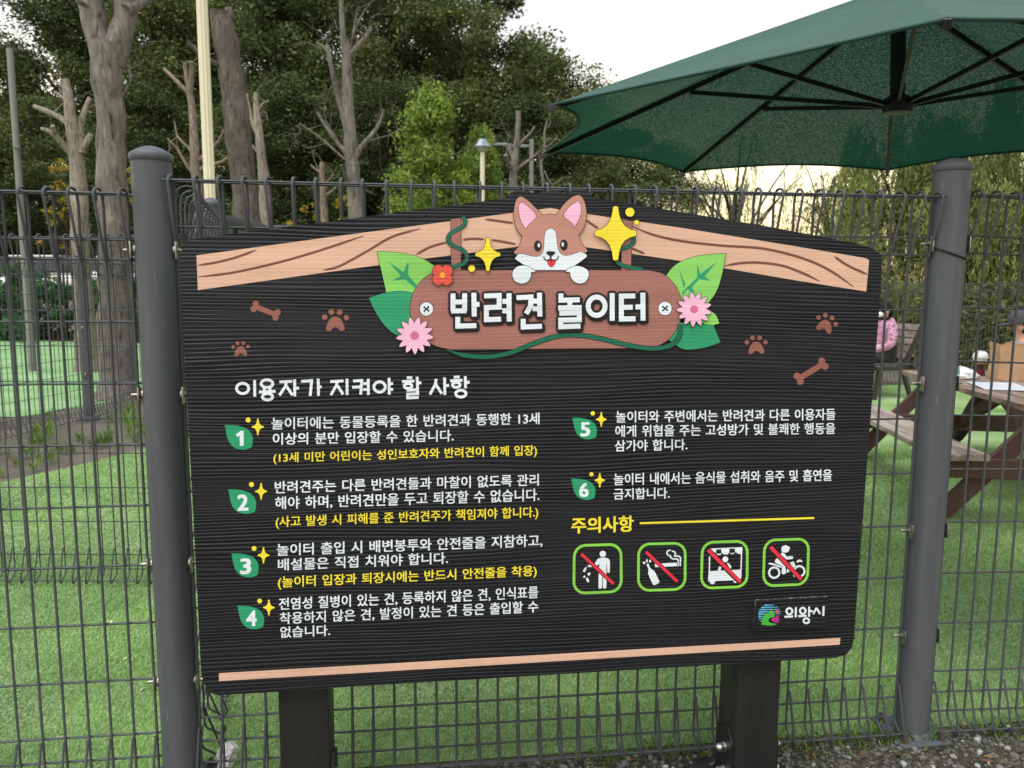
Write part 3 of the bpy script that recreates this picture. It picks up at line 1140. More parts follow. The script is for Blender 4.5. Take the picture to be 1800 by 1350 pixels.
for q in ([(608, 1110, 1), (545, 1115, 1), (540, 1180), (500, 1240), (420, 1262), (340, 1235), (303, 1160), (315, 1090), (370, 1040), (450, 1028), (530, 1050)],
          [(1000, 1107, 1), (1060, 1055), (1140, 1033), (1230, 1050), (1295, 1100), (1300, 1170), (1260, 1240), (1190, 1262), (1110, 1235), (1068, 1170), (1060, 1115, 1)]):
    A.poly(spline(z7(q), True), WHITE, 0.9)
A.build("painted_corgi")


# ---- bones and paw prints
def paw(cx, cy, s, rot):
    a_ = Art()
    c_, s_ = math.cos(rot), math.sin(rot)
    T = lambda pts: [(cx + s * (x * c_ - y * s_), cy + s * (x * s_ + y * c_)) for x, y in pts]
    a_.poly(T(spline([(0, -0.28), (0.38, -0.12), (0.64, 0.36), (0.68, 0.72), (0.42, 0.80), (0.26, 0.66), (0.0, 0.52), (-0.26, 0.66), (-0.42, 0.80), (-0.68, 0.72), (-0.64, 0.36), (-0.38, -0.12)], True, 4)), PAWB)
    for x, y, r in ((-0.80, -0.24, .21), (-0.30, -0.62, .22), (0.32, -0.60, .22), (0.82, -0.20, .20)):
        a_.poly(T(ell(x, y, r, r, 14)), PAWB)
    a_.build("painted_paw_print")


def bone(a, b, w):
    a_ = Art()
    a, b = np.array(a, float), np.array(b, float)
    d = (b - a) / np.linalg.norm(b - a)
    nn = np.array((-d[1], d[0]))
    k = w * .62
    loop = []
    for (c, dd, s_) in ((a, -d, 1), (b, d, -1)):
        for q in (s_, -s_):
            cc = c + nn * q * k * .95 + dd * k * .1
            th0 = math.atan2(*(nn * q)[::-1])
            rotdir = 1 if (dd[0] * (nn * q)[1] - dd[1] * (nn * q)[0]) < 0 else -1
            seq = [th0 + rotdir * x for x in (-1.5, -1.0, -.5, 0, .5, 1.0, 1.5)]
            arc = [cc + k * np.array((math.cos(t_), math.sin(t_))) for t_ in seq]
            if q == -s_:
                arc = arc[::-1]
            loop += arc
    loop2 = [tuple(p) for p in loop]
    a_.ribbon([tuple(a - d * k * .3), tuple(b + d * k * .3)], w, PAWB)
    for c, dd in ((a, -d), (b, d)):
        for q in (1, -1):
            cc = c + nn * q * k * .9 + dd * k * .25
            a_.poly(ell(cc[0], cc[1], k, k, 16), PAWB)
    a_.build("painted_bone")


paw(589.5, 563, 23.5, 0.0)
paw(423, 613, 16, -0.05)
paw(1329, 606, 20, -0.03)
paw(1452, 568, 20, 0.35)
bone((449, 539), (485, 553), 9)
bone((1405, 665), (1446, 640), 10)

# ---- heading, rules and cautions
A = Art(0.0006, 0.00003)
hd = [('o', 140, 128, 32, 27), [(203, 84), (204, 172)],
      ('o', 268, 103, 31, 20), [(254, 125), (254, 146)], [(284, 124), (284, 145)], [(226, 147), (314, 143)], ('o', 271, 172, 27, 17),
      [(334, 94), (402, 90)], [(371, 92), (366, 115), (334, 165)], [(368, 112), (403, 164)], [(414, 80), (415, 170)], [(414, 127), (437, 126)],
      [(448, 91), (504, 87), (496, 168)], [(538, 77), (540, 167)], [(540, 120), (556, 119)],
      [(602, 92), (672, 88)], [(640, 90), (634, 112), (605, 163)], [(638, 110), (670, 160)], [(690, 77), (691, 162)],
      [(722, 89), (768, 86), (762, 160)], [(717, 122), (765, 120)], [(802, 77), (803, 162)], [(776, 103), (802, 102)], [(774, 134), (802, 133)],
      ('o', 862, 120, 30, 27), [(912, 72), (913, 160)], [(912, 103), (933, 102)], [(912, 134), (933, 133)],
      [(1005, 72), (1034, 71)], [(980, 92), (1044, 89)], ('o', 1012, 115, 20, 13), [(1060, 66), (1062, 130)], [(1060, 99), (1082, 98)],
      [(1004, 138), (1062, 135), (1063, 156), (1010, 158), (1010, 178), (1068, 175)],
      [(1160, 78), (1156, 105), (1127, 160)], [(1157, 105), (1190, 156)], [(1204, 70), (1206, 162)], [(1205, 113), (1228, 112)],
      [(1252, 69), (1284, 67)], [(1234, 88), (1298, 85)], ('o', 1266, 109, 20, 13), [(1313, 63), (1315, 127)], [(1314, 96), (1336, 95)], ('o', 1290, 155, 27, 18)]
hh = []
for l in hd:
    if l[0] == 'o':
        hh.append(('o', l[1] / 3 + 380, l[2] / 3 + 640, l[3] / 3, l[4] / 3))
    else:
        hh.append([(x / 3 + 380, y / 3 + 640) for x, y in l])
A.strokes(hh, 4.9, WHITE)
A.build("heading_lettering")

rules = {
    1: (("놀이터에는 동물등록을 한 반려견과 동행한 13세", (477.7, 734, 755, 948, 725.5, 745.5), 0), ("이상의 분만 입장할 수 있습니다.", (480, 761, 782, 797, 755, 775.5), 0),
        ("(13세 미만 어린이는 성인보호자와 반려견이 함께 입장)", (481, 796, 816, 943.5, 782, 803), 1)),
    2: (("반려견주는 다른 반려견들과 마찰이 없도록 관리", (483.5, 846, 867.5, 946.7, 833, 853.5), 0), ("해야 하며, 반려견만을 두고 퇴장할 수 없습니다.", (484, 873, 896, 947.7, 858.5, 881), 0),
        ("(사고 발생 시 피해를 준 반려견주가 책임져야 합니다.)", (485, 907.5, 929.5, 945.7, 890, 912), 1)),
    3: (("놀이터 출입 시 배변봉투와 안전줄을 지참하고,", (486.7, 956, 978, 953, 939, 961), 0), ("배설물은 직접 치워야 합니다.", (489, 982, 1003, 787, 970.5, 990.5), 0),
        ("(놀이터 입장과 퇴장시에는 반드시 안전줄을 착용)", (489, 1013.5, 1036, 943, 993.5, 1015), 1)),
    4: (("전염성 질병이 있는 견, 등록하지 않은 견, 인식표를", (490.7, 1051, 1073, 945.7, 1030, 1052), 0), ("착용하지 않은 견, 발정이 있는 견 등은 출입할 수", (492, 1076.5, 1098, 945.7, 1055.5, 1077), 0),
        ("없습니다.", (493, 1101.5, 1121, 580, 1098, 1117), 0)),
    5: (("놀이터와 주변에서는 반려견과 다른 이용자들", (1082.6, 722.5, 743, 1468, 718, 738), 0), ("에게 위협을 주는 고성방가 및 불쾌한 행동을", (1081.7, 747.5, 768, 1467.6, 743, 762.5), 0),
        ("삼가야 합니다.", (1081, 773.5, 793.5, 1207.7, 771.5, 791), 0)),
    6: (("놀이터 내에서는 음식물 섭취와 음주 및 흡연을", (1079, 832, 853, 1462, 824.5, 845), 0), ("금지합니다.", (1078.8, 858.5, 878, 1176.5, 856.5, 876), 0)),
}
badge = {1: (395, 746.7, 1.0), 2: (401.3, 860, .99), 3: (406.7, 972.3, .97), 4: (417.3, 1064.3, .95), 5: (1006, 734, .87), 6: (1004, 841, .86)}
for k, lines in rules.items():
    A = Art()
    for body, q, yel in lines:
        A.text(body, q, YELL if yel else WHITE)
    A.build("rule_lettering")
    bx_, by_, s = badge[k]
    A = Art()
    sl = -0.03
    T = lambda pts: [(bx_ + s * p[0] / 3, by_ + s * p[1] / 3 + sl * s * p[0] / 3, *p[2:]) for p in pts]
    A.poly(spline(T([(0, 0, 1), (65, 6), (120, 27), (147, 66), (145, 112), (136, 126), (96, 134), (50, 121), (18, 80)]), True), TEAL)
    dx0, dx1 = (62, 98) if k == 1 else (52, 104)
    tp = [T([(dx0, 32)])[0], T([(dx0, 114)])[0], T([(dx1, 32)])[0], T([(dx1, 114)])[0]]
    if k == 1:
        A.poly(T([(60, 52), (84, 34), (100, 34), (100, 113), (80, 113), (80, 58), (66, 68)]), WHITE)
    else:
        A.text(str(k), (tp[0][0], tp[0][1], tp[1][1], tp[2][0], tp[2][1], tp[3][1]), WHITE, fat=0.030)
    c0 = T([(175, 16)])[0]
    star4(c0[0], c0[1], 10.6 * s, 14.8 * s, 0, 0, A, 0.12)
    c1 = T([(124, -22)])[0]
    A.poly(ell(c1[0], c1[1], 4.4 * s, 4.4 * s, 16), YELL)
    A.build("number_badge")

A = Art()
A.text("주의사항", (1005, 910, 937.5, 1113, 906.5, 934), YELL, fat=0.026)
A.ribbon([(1124.5, 919.6), (1230, 916.5), (1330, 913.4), (1431, 910.4)], 3.4, YELL)
A.build("caution_lettering")


# ---- four prohibition pictograms
def ring(a_, TL, TR, BR, BL, r=0.24, w=4.6):
    TL, TR, BR, BL = (np.array(p, float) for p in (TL, TR, BR, BL))
    B = lambda s, t_: tuple((1 - s) * (1 - t_) * TL + s * (1 - t_) * TR + s * t_ * BR + (1 - s) * t_ * BL)
    pts = []
    for cx_, cy_, a0 in ((r, r, math.pi), (1 - r, r, 1.5 * math.pi), (1 - r, 1 - r, 0), (r, 1 - r, .5 * math.pi)):
        for k_ in range(9):
            a1_ = a0 + k_ / 8 * math.pi / 2
            pts.append(B(cx_ + r * math.cos(a1_), cy_ + r * math.sin(a1_)))
    a_.ribbon(pts, w, RING, closed=True)


zl = lambda p: Z(1000, 940, 8.1818, p)
zr = lambda p: Z(1220, 940, 7.5, p)
pic = []
A = Art()
ring(A, (1009.5, 959), (1091.5, 959 - 2.4), (1092, 1041.5 - 2), (1008.5, 1043))
A.poly(zl(ell(487, 275, 46, 46, 20)), WHITE)
A.poly(spline(zl([(440, 335), (490, 328), (545, 332), (583, 360), (590, 420, 1), (586, 530), (567, 547), (550, 530, 1), (546, 410, 1), (540, 412, 1), (538, 560, 1), (428, 562, 1), (436, 408, 1), (415, 435), (372, 465), (330, 462), (275, 460), (275, 435), (330, 428), (375, 405), (405, 355)]), True, 3), WHITE)
A.poly(spline(zl([(428, 555, 1), (480, 555, 1), (474, 750), (450, 770), (425, 752)]), True, 3), WHITE)
A.poly(spline(zl([(492, 555, 1), (540, 553, 1), (537, 750), (512, 768), (487, 752)]), True, 3), WHITE)
A.poly(zl([(245, 458), (255, 466), (245, 505), (222, 540), (198, 522), (225, 480)]), WHITE)
A.poly(zl([(262, 560), (295, 535), (312, 562), (285, 590)]), WHITE)
A.poly(spline(zl([(245, 625), (268, 615), (290, 655), (285, 680), (258, 672)]), True, 3), WHITE)
A.poly(zl([(200, 598), (218, 590), (222, 580), (232, 588), (236, 612), (224, 610), (218, 626), (210, 608)]), WHITE)
A.ribbon(zl([(180, 275), (640, 705)]), 7.4, BLACK)
A.ribbon(zl([(176, 275), (643, 705)]), 5.2, RED)
A.build("no_littering_pictogram")
A = Art()
ring(A, (1122.5, 956.5), (1204.5, 954.5), (1204, 1035.5), (1122, 1038))
A.poly(spline(zl([(1115, 425, 1), (1142, 410, 1), (1165, 470), (1190, 497), (1232, 530), (1297, 665), (1285, 695), (1230, 722), (1205, 708), (1140, 560), (1145, 505)]), True, 3), WHITE)
for cx_, cy_, rx_, ry_ in ((1080, 403, 20, 18), (1121, 373, 14, 23), (1167, 377, 14, 23)):
    A.poly(zl(ell(cx_, cy_, rx_, ry_, 12)), WHITE)
A.poly(zl([(1237, 415), (1552, 398), (1552, 450), (1237, 465)]), WHITE)
A.poly(zl([(1564, 388), (1578, 387), (1577, 450), (1563, 451)]), WHITE)
A.poly(zl([(1592, 386), (1610, 385), (1609, 449), (1591, 450)]), WHITE)
A.ribbon(spline(zl([(1571, 385), (1565, 352), (1540, 346), (1495, 345), (1462, 325), (1460, 303), (1425, 292), (1408, 262), (1425, 228), (1465, 220)]), seg=5), 2.4, WHITE)
A.ribbon(spline(zl([(1603, 385), (1600, 325), (1570, 305), (1520, 305), (1530, 275), (1518, 243), (1478, 234)]), seg=5), 2.4, WHITE)
A.ribbon(zl([(1112, 245), (1556, 672)]), 7.4, BLACK)
A.ribbon(zl([(1108, 245), (1560, 672)]), 5.2, RED)
A.build("no_smoking_pictogram")
A = Art()
ring(A, (1234.5, 953.5), (1313.5, 951), (1313, 1031), (1232.5, 1034))
A.poly(zr([(215, 180), (637, 162), (634, 240), (610, 252), (575, 245), (540, 225), (537, 180), (465, 183), (462, 232), (440, 258), (395, 258), (362, 238), (358, 190), (290, 193), (290, 240), (262, 225)]), WHITE)
A.poly(zr([(358, 238), (350, 262), (315, 268), (290, 240), (310, 250), (335, 248)]), WHITE)
A.poly(zr([(537, 222), (520, 250), (490, 255), (464, 232), (490, 242), (515, 240)]), WHITE)
A.poly(zr([(616, 235), (632, 235), (626, 465), (610, 465)]), WHITE)
A.poly(zr([(196, 285), (212, 285), (208, 480), (192, 480)]), WHITE)
A.poly(zr(ell(411, 322, 38, 39, 18)), WHITE)
A.poly(zr([(425, 370), (455, 372), (478, 398), (495, 440), (470, 440), (450, 405)]), WHITE)
A.poly(zr([(330, 415), (360, 420), (350, 470), (308, 470)]), WHITE)
A.poly(zr([(190, 480), (624, 458), (622, 560), (600, 595), (182, 612)]), WHITE)
A.poly(zr(ell(240, 612, 38, 38, 18)), WHITE)
A.poly(zr(ell(550, 598, 36, 36, 18)), WHITE)
A.ribbon(zr([(170, 197), (610, 632)]), 9.0, BLACK)
A.ribbon(zr([(182, 197), (612, 622)]), 6.2, RED)
A.build("no_vending_pictogram")
A = Art()
ring(A, (1344, 949.5), (1421.5, 947), (1419, 1026.5), (1341.5, 1030))
A.poly(spline(zr([(1150, 205), (1160, 155), (1205, 137), (1250, 155), (1268, 185, 1), (1250, 190, 1), (1245, 218), (1210, 235), (1165, 225)]), True, 4), WHITE)
A.poly(spline(zr([(1140, 250), (1170, 232), (1205, 262), (1222, 288, 1), (1290, 280), (1305, 298), (1290, 318), (1215, 325, 1), (1180, 300), (1200, 390, 1), (1210, 500), (1180, 518), (1155, 505), (1160, 410, 1), (1075, 370), (1065, 345), (1090, 310), (1150, 300)]), True, 3), WHITE)
A.poly(spline(zr([(975, 385), (1000, 368), (1050, 378), (1150, 415), (1140, 432), (1060, 405), (1010, 392)]), True, 3), WHITE)
for cx_ in (1055, 1386):
    A.ribbon(zr(ell(cx_, 498 if cx_ < 1200 else 480, 68, 68, 26)), 3.4, WHITE, closed=True)
A.poly(zr([(1262, 365), (1310, 350), (1335, 400), (1318, 432), (1290, 420)]), WHITE)
A.poly(zr([(1222, 450), (1250, 440), (1260, 480), (1220, 502)]), WHITE)
A.poly(spline(zr([(1350, 352), (1365, 332), (1395, 325), (1424, 342), (1420, 358), (1390, 352), (1362, 366)]), True, 3), WHITE)
A.poly(zr([(1300, 525), (1325, 515), (1335, 550), (1318, 555)]), WHITE)
A.ribbon(zr([(1003, 158), (1411, 590)]), 9.0, BLACK)
A.ribbon(zr([(1005, 158), (1413, 588)]), 6.4, RED)
A.build("no_motorcycle_pictogram")

# ---- maker's plaque, a separate block screwed to the board
pq = spline(zr([(800, 870), (815, 852), (835, 848)]), seg=4) + spline(zr([(1725, 803), (1745, 806), (1748, 830)]), seg=4) \
    + spline(zr([(1722, 1195), (1718, 1212), (1700, 1216)]), seg=4) + spline(zr([(790, 1250), (766, 1246), (764, 1225)]), seg=4)
pv = [uv(p) for p in pq]
npq = len(pv)
TP = 0.008
mb = MB()
f3 = [(u, -TP, v) for u, v in pv]
b3 = [(u, -0.0002, v) for u, v in pv]
mb.add(f3, [facing(f3, f, -1) for f in tessellate_polygon([[Vector((u, v, 0)) for u, v in pv]])])
mb.add(f3 + b3, [(i, npq + i, npq + (i + 1) % npq, (i + 1) % npq) for i in range(npq)], 1)
M_EDGE = mat("worn_plaque_edge", (0.02, 0.02, 0.022), (0.26, 0.255, 0.245), (50, 50, 60), rough=0.7, stops=(0.52, 0.70))
plq = mb.build("plaque", [M_BOARD, M_EDGE], sign, smooth=False, local=True)
for cx_, cy_ in ((852, 893), (1706, 850), (828, 1200), (1690, 1148)):
    u, v = uv(zr([(cx_, cy_)])[0])
    MB().lathe((u, -TP - 0.0001, v), [(0.0032, 0), (0.0034, 0.0008), (0.0018, 0.0010)], 12, axis=Matrix.Rotation(math.radians(90), 3, 'X')).build("screw", M_BLKST, plq, local=True)
A = Art(TP + 0.0003)
y0 = 905
for k_ in range(9):
    yy = 912 + k_ * 29
    cyc, rr = 1035, 135
    hw = math.sqrt(max(0, rr * rr - (yy - cyc) ** 2)) if abs(yy - cyc) < rr else 40
    x0_ = 960 - hw
    x1_ = (1035, 1085, 1110, 1125, 1130, 900, 885, 880, 872)[k_]
    th_ = (20, 20, 18, 20, 20, 22, 22, 22, 22)[k_]
    A.poly(zr([(x0_ + 8, yy - th_ / 2 + 2), (x1_, yy - 3 - (x1_ - x0_) * .02), (x1_ + 2, yy + 3 - (x1_ - x0_) * .02), (x0_, yy + th_ / 2)]), SKYB)
A.poly(spline(zr([(872, 1170, 1), (880, 1100), (910, 1030), (935, 1020), (955, 1042, 1), (975, 990), (1000, 978), (1030, 1000), (1048, 1065, 1), (985, 1080), (962, 1105), (985, 1140), (1085, 1160, 1), (1000, 1178)]), True, 5), EGREEN, 0.5)
A.poly(spline(zr([(1100, 1045, 1), (1075, 1045), (1050, 1075), (1015, 1080), (1000, 1105), (1030, 1130), (1100, 1142, 1)]), True, 5), EMAG, 0.7)
A.poly(zr(ell(1078, 993, 21, 22, 18)), CORAL)
wl = [('o', 1236, 990, 38, 40), [(1172, 1064), (1284, 1058)], [(1322, 938), (1320, 1070)],
      ('o', 1412, 985, 36, 40), [(1412, 1020), (1412, 1052)], [(1352, 1056), (1462, 1050)], [(1496, 930), (1494, 1062)], [(1496, 990), (1540, 988)], ('o', 1458, 1115, 36, 32),
      [(1592, 945), (1548, 1028)], [(1590, 945), (1640, 1026)], [(1686, 922), (1680, 1052)]]
ww = []
for l in wl:
    if l[0] == 'o':
        ww.append(('o', l[1] / 7.5 + 1220, l[2] / 7.5 + 940, l[3] / 7.5, l[4] / 7.5))
    else:
        ww.append([(x / 7.5 + 1220, y / 7.5 + 940) for x, y in l])
A.strokes(ww, 3.5, WHITE)
A.build("city_emblem")
# ------------------------------------------------------------------ mesh fences
M_FENCE = mat("grey_coated_steel", (0.066, 0.074, 0.080), (0.053, 0.060, 0.065), (4, 4, 4), rough=0.6, spec=0.3, bump=0.05, bscale=(120, 120, 120))


def post_mat():
    """powder coat with dust, rain streaks and a few scratches down to the primer"""
    m, t, n, b = nodes_of("grey_coated_post")
    a = N(t, "ShaderNodeTexNoise", Scale=1.0, Detail=6.0, Roughness=0.65)
    t.links.new(mapped(t, (22, 22, 1.6)), a.inputs["Vector"])
    r = ramp(t, a.outputs["Fac"], [(0.3, (0.066, 0.074, 0.083)), (0.55, (0.083, 0.092, 0.102)), (0.78, (0.108, 0.116, 0.123))])
    sc = N(t, "ShaderNodeTexNoise", Scale=1.0, Detail=2.0)
    t.links.new(mapped(t, (160, 160, 14), rot=(.3, .2, 0)), sc.inputs["Vector"])
    sr = ramp(t, sc.outputs["Fac"], [(0.735, (0, 0, 0)), (0.76, (.7, .7, .7))])
    mx = N(t, "ShaderNodeMix", data_type='RGBA')
    t.links.new(sr.outputs[0], mx.inputs[0])
    t.links.new(r.outputs[0], mx.inputs[6])
    mx.inputs[7].default_value = (0.20, 0.20, 0.20, 1)
    t.links.new(mx.outputs[2], b.inputs["Base Color"])
    b.inputs["Roughness"].default_value = 0.55
    b.inputs["Specular IOR Level"].default_value = 0.3
    nb = N(t, "ShaderNodeTexNoise", Scale=140.0, Detail=3.0)
    t.links.new(mapped(t, (1, 1, 1)), nb.inputs["Vector"])
    bu = N(t, "ShaderNodeBump", Strength=0.10, Distance=0.004)
    t.links.new(nb.outputs["Fac"], bu.inputs["Height"])
    t.links.new(bu.outputs[0], b.inputs["Normal"])
    return m


M_FPOST = post_mat()
M_ZINC = mat("galvanised_bolt", (0.42, 0.41, 0.38), (0.28, 0.27, 0.25), (60, 60, 60), rough=0.42, metal=1.0)

WIRES = [0.0, -.118, -.17, -.336, -.504, -.674, -.847, -1.019, -1.189, -1.358, -1.524, -1.597, -1.664]


def panel(name, a, b, T, parent, sp=0.0622, rv=0.0040, rh=0.0034, n=6, slope=0.0, side=1, z0=0.0, wires=WIRES, seg=3):
    """welded mesh panel whose wires are folded over at the top and the foot into hollow triangles (side: which way)"""
    a, b = np.array(a, float), np.array(b, float)
    L = np.linalg.norm(b - a)
    d = (b - a) / L
    nn = np.array((d[1], -d[0])) * side
    P = lambda s, w, z: (a[0] + d[0] * s + nn[0] * w, a[1] + d[1] * s + nn[1] * w, z + slope * s)
    mb = MB()
    arc = [(.004 + .027 * (1 - math.cos(q)), T - .008 + .020 * math.sin(q)) for q in [math.pi * i / (2 * seg) for i in range(2 * seg + 1)]]
    bot = z0 + .058
    prof = [(.060, 0)]  # placeholder
    prof = [(.011, z0 + .185), (.060, z0 + .036), (.056, z0 + .024), (.046, z0 + .022), (.006, z0 + .050), (0, z0 + .066)] + [(0, T - .03)] + arc + [(.012, T - .158), (.008, T - .178)]
    k = int(L / sp)
    off = (L - k * sp) / 2
    for i in range(k + 1):
        s = off + i * sp + random.uniform(-.0012, .0012)
        tw = random.uniform(-.004, .004)
        mb.tube([P(s + (tw if w > .03 else 0), w, z) for w, z in prof], rv, n)
    for z in wires:
        zz = T + z
        if zz < z0 + .05:
            continue
        mb.tube([P(0, -rv - rh * .6, zz), P(L / 2, -rv - rh * .6, zz - .001), P(L, -rv - rh * .6, zz)], rh, n)
    mb.tube([P(0, .047, T - .002), P(L, .047, T - .002)], rh, n)
    mb.tube([P(0, .050, z0 + .034), P(L, .050, z0 + .034)], rh, n)
    return mb.build(name, M_FENCE, parent, angle=60)


def post(name, x, y, h, r, parent, n=28, base=True, clamps=(), cd=(1, 0), sides=(1, -1)):
    p = MB().tube([(x, y, 0.0), (x, y, h - .034)], r, n).build(name, M_FPOST, parent, angle=50)
    MB().lathe((x, y, h - .036), [(r * 1.005, 0), (r * 1.03, 0), (r * 1.085, .005), (r * 1.09, .015), (r * 1.02, .021), (r * .62, .033), (r * .3, .039), (.001, .040)], n) \
        .build("post_cap", M_FPOST, p, angle=35)
    if base:
        MB().box((x, y, .010), (.175, .175, .010), bevel=.002, rot=Matrix.Rotation(math.atan2(cd[1], cd[0]), 3, 'Z')) \
            .lathe((x, y, .015), [(r * 1.16, 0), (r * 1.02, .012), (r * 1.0, .013)], n).build("base_plate", M_FPOST, p, angle=35)
        ab = MB()
        for sx in (-1, 1):
            for sy in (-1, 1):
                c_ = (x + (cd[0] * sx - cd[1] * sy) * .064, y + (cd[1] * sx + cd[0] * sy) * .064, .0151)
                q = MB().lathe(c_, [(.014, 0), (.014, .003)], 12).lathe((c_[0], c_[1], .0182), [(.0105, 0), (.0105, .010)], 6) \
                    .lathe((c_[0], c_[1], .0283), [(.006, 0), (.006, .012)], 8)
                q.build("anchor_bolt", mat("rusty_bolt", (0.10, 0.065, 0.05), (0.055, 0.042, 0.036), (60, 60, 60), rough=0.8, metal=0.3), p)
    for z in clamps:
        for sd in sides:
            ax = Vector((cd[0] * sd, cd[1] * sd, 0))
            A = ax.to_track_quat('Z', 'Y').to_matrix()
            c = Vector((x, y, z)) + ax * (r - .002)
            q = MB()
            q.lathe(c, [(.016, 0), (.016, .004)], 14, axis=A)
            q.lathe(c + ax * .0041, [(.0098, 0), (.0098, .009)], 6, axis=A)
            q.lathe(c + ax * .0142, [(.0048, 0), (.0048, .018), (.004, .020)], 10, axis=A)
            fr_ = Vector((ax.y, -ax.x, 0)) * sd
            q.box(c + ax * .009 + fr_ * .016, (.004, .018, .046), Matrix((fr_.cross(Vector((0, 0, 1))), fr_, Vector((0, 0, 1)))).transposed(), bevel=.001)
            q.build("clamp_bolt", M_ZINC, p)
    return p


pL, pR = np.array((-.957, 2.090)), np.array((1.319, 2.374))
fd = (pR - pL) / np.linalg.norm(pR - pL)
FL = np.linalg.norm(pR - pL)
fence = thing("mesh_fence", (pL[0], pL[1], 0), "grey mesh fence with rolled top directly behind the notice board, two thick capped posts", "fence")
q0 = pL - fd * 2.25
panel("mesh_panel", q0 + fd * .06, pL - fd * .052, 1.690, fence, z0=-.02)
panel("mesh_panel", pL + fd * .040, pR - fd * .045, 1.727, fence)
e_ = pR + fd * 2.3
panel("mesh_panel", pR + fd * .056, e_ - fd * .05, 1.736, fence, slope=-.026)
pl_o = post("fence_post", pL[0], pL[1], 1.812, .0505, fence, clamps=(1.545, 1.155, .675, .325), cd=fd)
pr_o = post("fence_post", pR[0], pR[1], 1.840, .0525, fence, clamps=(1.59, 1.165, .695, .345), cd=fd)
post("fence_post", q0[0], q0[1], 1.80, .0505, fence, cd=fd, clamps=(1.545, 1.155))
post("fence_post", e_[0], e_[1], 1.78, .0505, fence, cd=fd, clamps=(1.545, 1.155))
cab = MB()
cab.tube([(pR[0] + .0555 * math.cos(a), pR[1] + .0555 * math.sin(a), 1.567 + .022 * math.cos(a + .55 + math.pi)) for a in [2 * math.pi * i / 28 for i in range(28)]] + [(pR[0] + .0555, pR[1], 1.567 + .022 * math.cos(.55 + math.pi))], .0026, 6)
cab.build("cable_tie", mat("black_rubber", (0.008, 0.008, 0.009), rough=0.5), pr_o)

# the fence that runs back from the left post, and its gate
p2 = np.array((-1.30, 3.38))
side_f = thing("mesh_fence", (p2[0], p2[1], 0), "short grey mesh fence running back from the left post to a second capped post", "fence")
dd = (p2 - (pL + (.03, .05))) / np.linalg.norm(p2 - pL)
panel("mesh_panel", pL + (.03, .055), p2 - dd * .045, 1.715, side_f, rv=.0038, rh=.0032, sp=.115)
post("fence_post", p2[0], p2[1], 1.825, .040, side_f, clamps=(1.5, 1.0), cd=dd)
gate = thing("metal_gate", (p2[0], p2[1] + .06, 0), "grey framed mesh gate behind the left fence post, mostly hidden by the notice board", "gate")
gA, gB, gC = (p2[0] + .035, p2[1] + .06), (-1.262, 3.96), (-.25, 4.02)
for a, b in ((gA, gB), ((gB[0] + .05, gB[1] + .01), gC)):
    gm = MB()
    up = (0, 0, 1)
    for z in (.12, 1.735):
        gm.beam((a[0], a[1], z), (b[0], b[1], z), .040, .050, bevel=.004)
    for c in (a, b):
        k = 1 if c is a else -1
        ux, uy = (b[0] - a[0]), (b[1] - a[1])
        l_ = math.hypot(ux, uy)
        c2 = (c[0] + ux / l_ * .021 * k, c[1] + uy / l_ * .021 * k)
        gm.beam((c2[0], c2[1], .1455), (c2[0], c2[1], 1.7095), .040, .040, bevel=.004, up=(ux / l_, uy / l_, 0))
    gf = gm.build("gate_frame", M_FENCE, gate)
    gi = MB()
    ux, uy = (b[0] - a[0]), (b[1] - a[1])
    l_ = math.hypot(ux, uy)
    k = int(l_ / .05)
    for i in range(1, k):
        gi.tube([(a[0] + ux * i / k, a[1] + uy * i / k, .146), (a[0] + ux * i / k, a[1] + uy * i / k, 1.709)], .0025, 5)
    for z in np.arange(.3, 1.7, .15):
        gi.tube([(a[0] + ux / l_ * .042, a[1] + uy / l_ * .042, z), (b[0] - ux / l_ * .042, b[1] - uy / l_ * .042, z)], .0025, 5)
    gi.build("gate_mesh", M_FENCE, gate)

# a parallel fence further in on the left
inner = thing("mesh_fence", (-2.4, 3.6, 0), "second grey mesh fence on the turf, just behind the front fence's left panel", "fence")
panel("mesh_panel", (-3.75, 3.62), (p2[0] - .05, p2[1] + .24), 1.672, inner, rv=.0036, rh=.0030, sp=.0622)
post("fence_post", -3.80, 3.62, 1.80, .040, inner, cd=(1, 0))
post("fence_post", p2[0] - .09, p2[1] + .27, 1.70, .025, inner, cd=(1, 0), base=False)

# the old boundary beyond the strip of dirt
old = thing("mesh_fence", (-4.6, 8.27, 0), "distant grey mesh fence along the dirt strip, its post beside the big tree trunk", "fence")
oa, ob, oc = np.array((-5.05, 5.2)), np.array((-4.6, 8.27)), np.array((-4.64, 11.0))
panel("mesh_panel", oa, ob - (.008, .055), 1.70, old, rv=.0036, rh=.0030, n=5, seg=2)
panel("mesh_panel", ob + (-.001, .055), oc, 1.70, old, rv=.0036, rh=.0030, n=5, seg=2)
post("fence_post", ob[0], ob[1], 1.79, .053, old, cd=(0, 1), clamps=(1.0, .5))
post("fence_post", oa[0], oa[1], 1.79, .053, old, cd=(0, 1))

rear = thing("mesh_fence", (7.5, 12.5, 0), "far grey mesh fence behind the bench and picnic table, in front of willows", "fence")
ra, rb, rc, rd = np.array((1.2, 10.9)), np.array((5.0, 11.5)), np.array((8.15, 12.0)), np.array((11.2, 12.5))
for a, b in ((ra, rb), (rb, rc), (rc, rd)):
    panel("mesh_panel", a + (.06, .01), b - (.06, .01), 1.56, rear, rv=.0040, rh=.0036, n=4, seg=2)
for c in (ra, rb, rc, rd):
    post("fence_post", c[0], c[1], 1.72, .042, rear, n=14, cd=(1, 0))
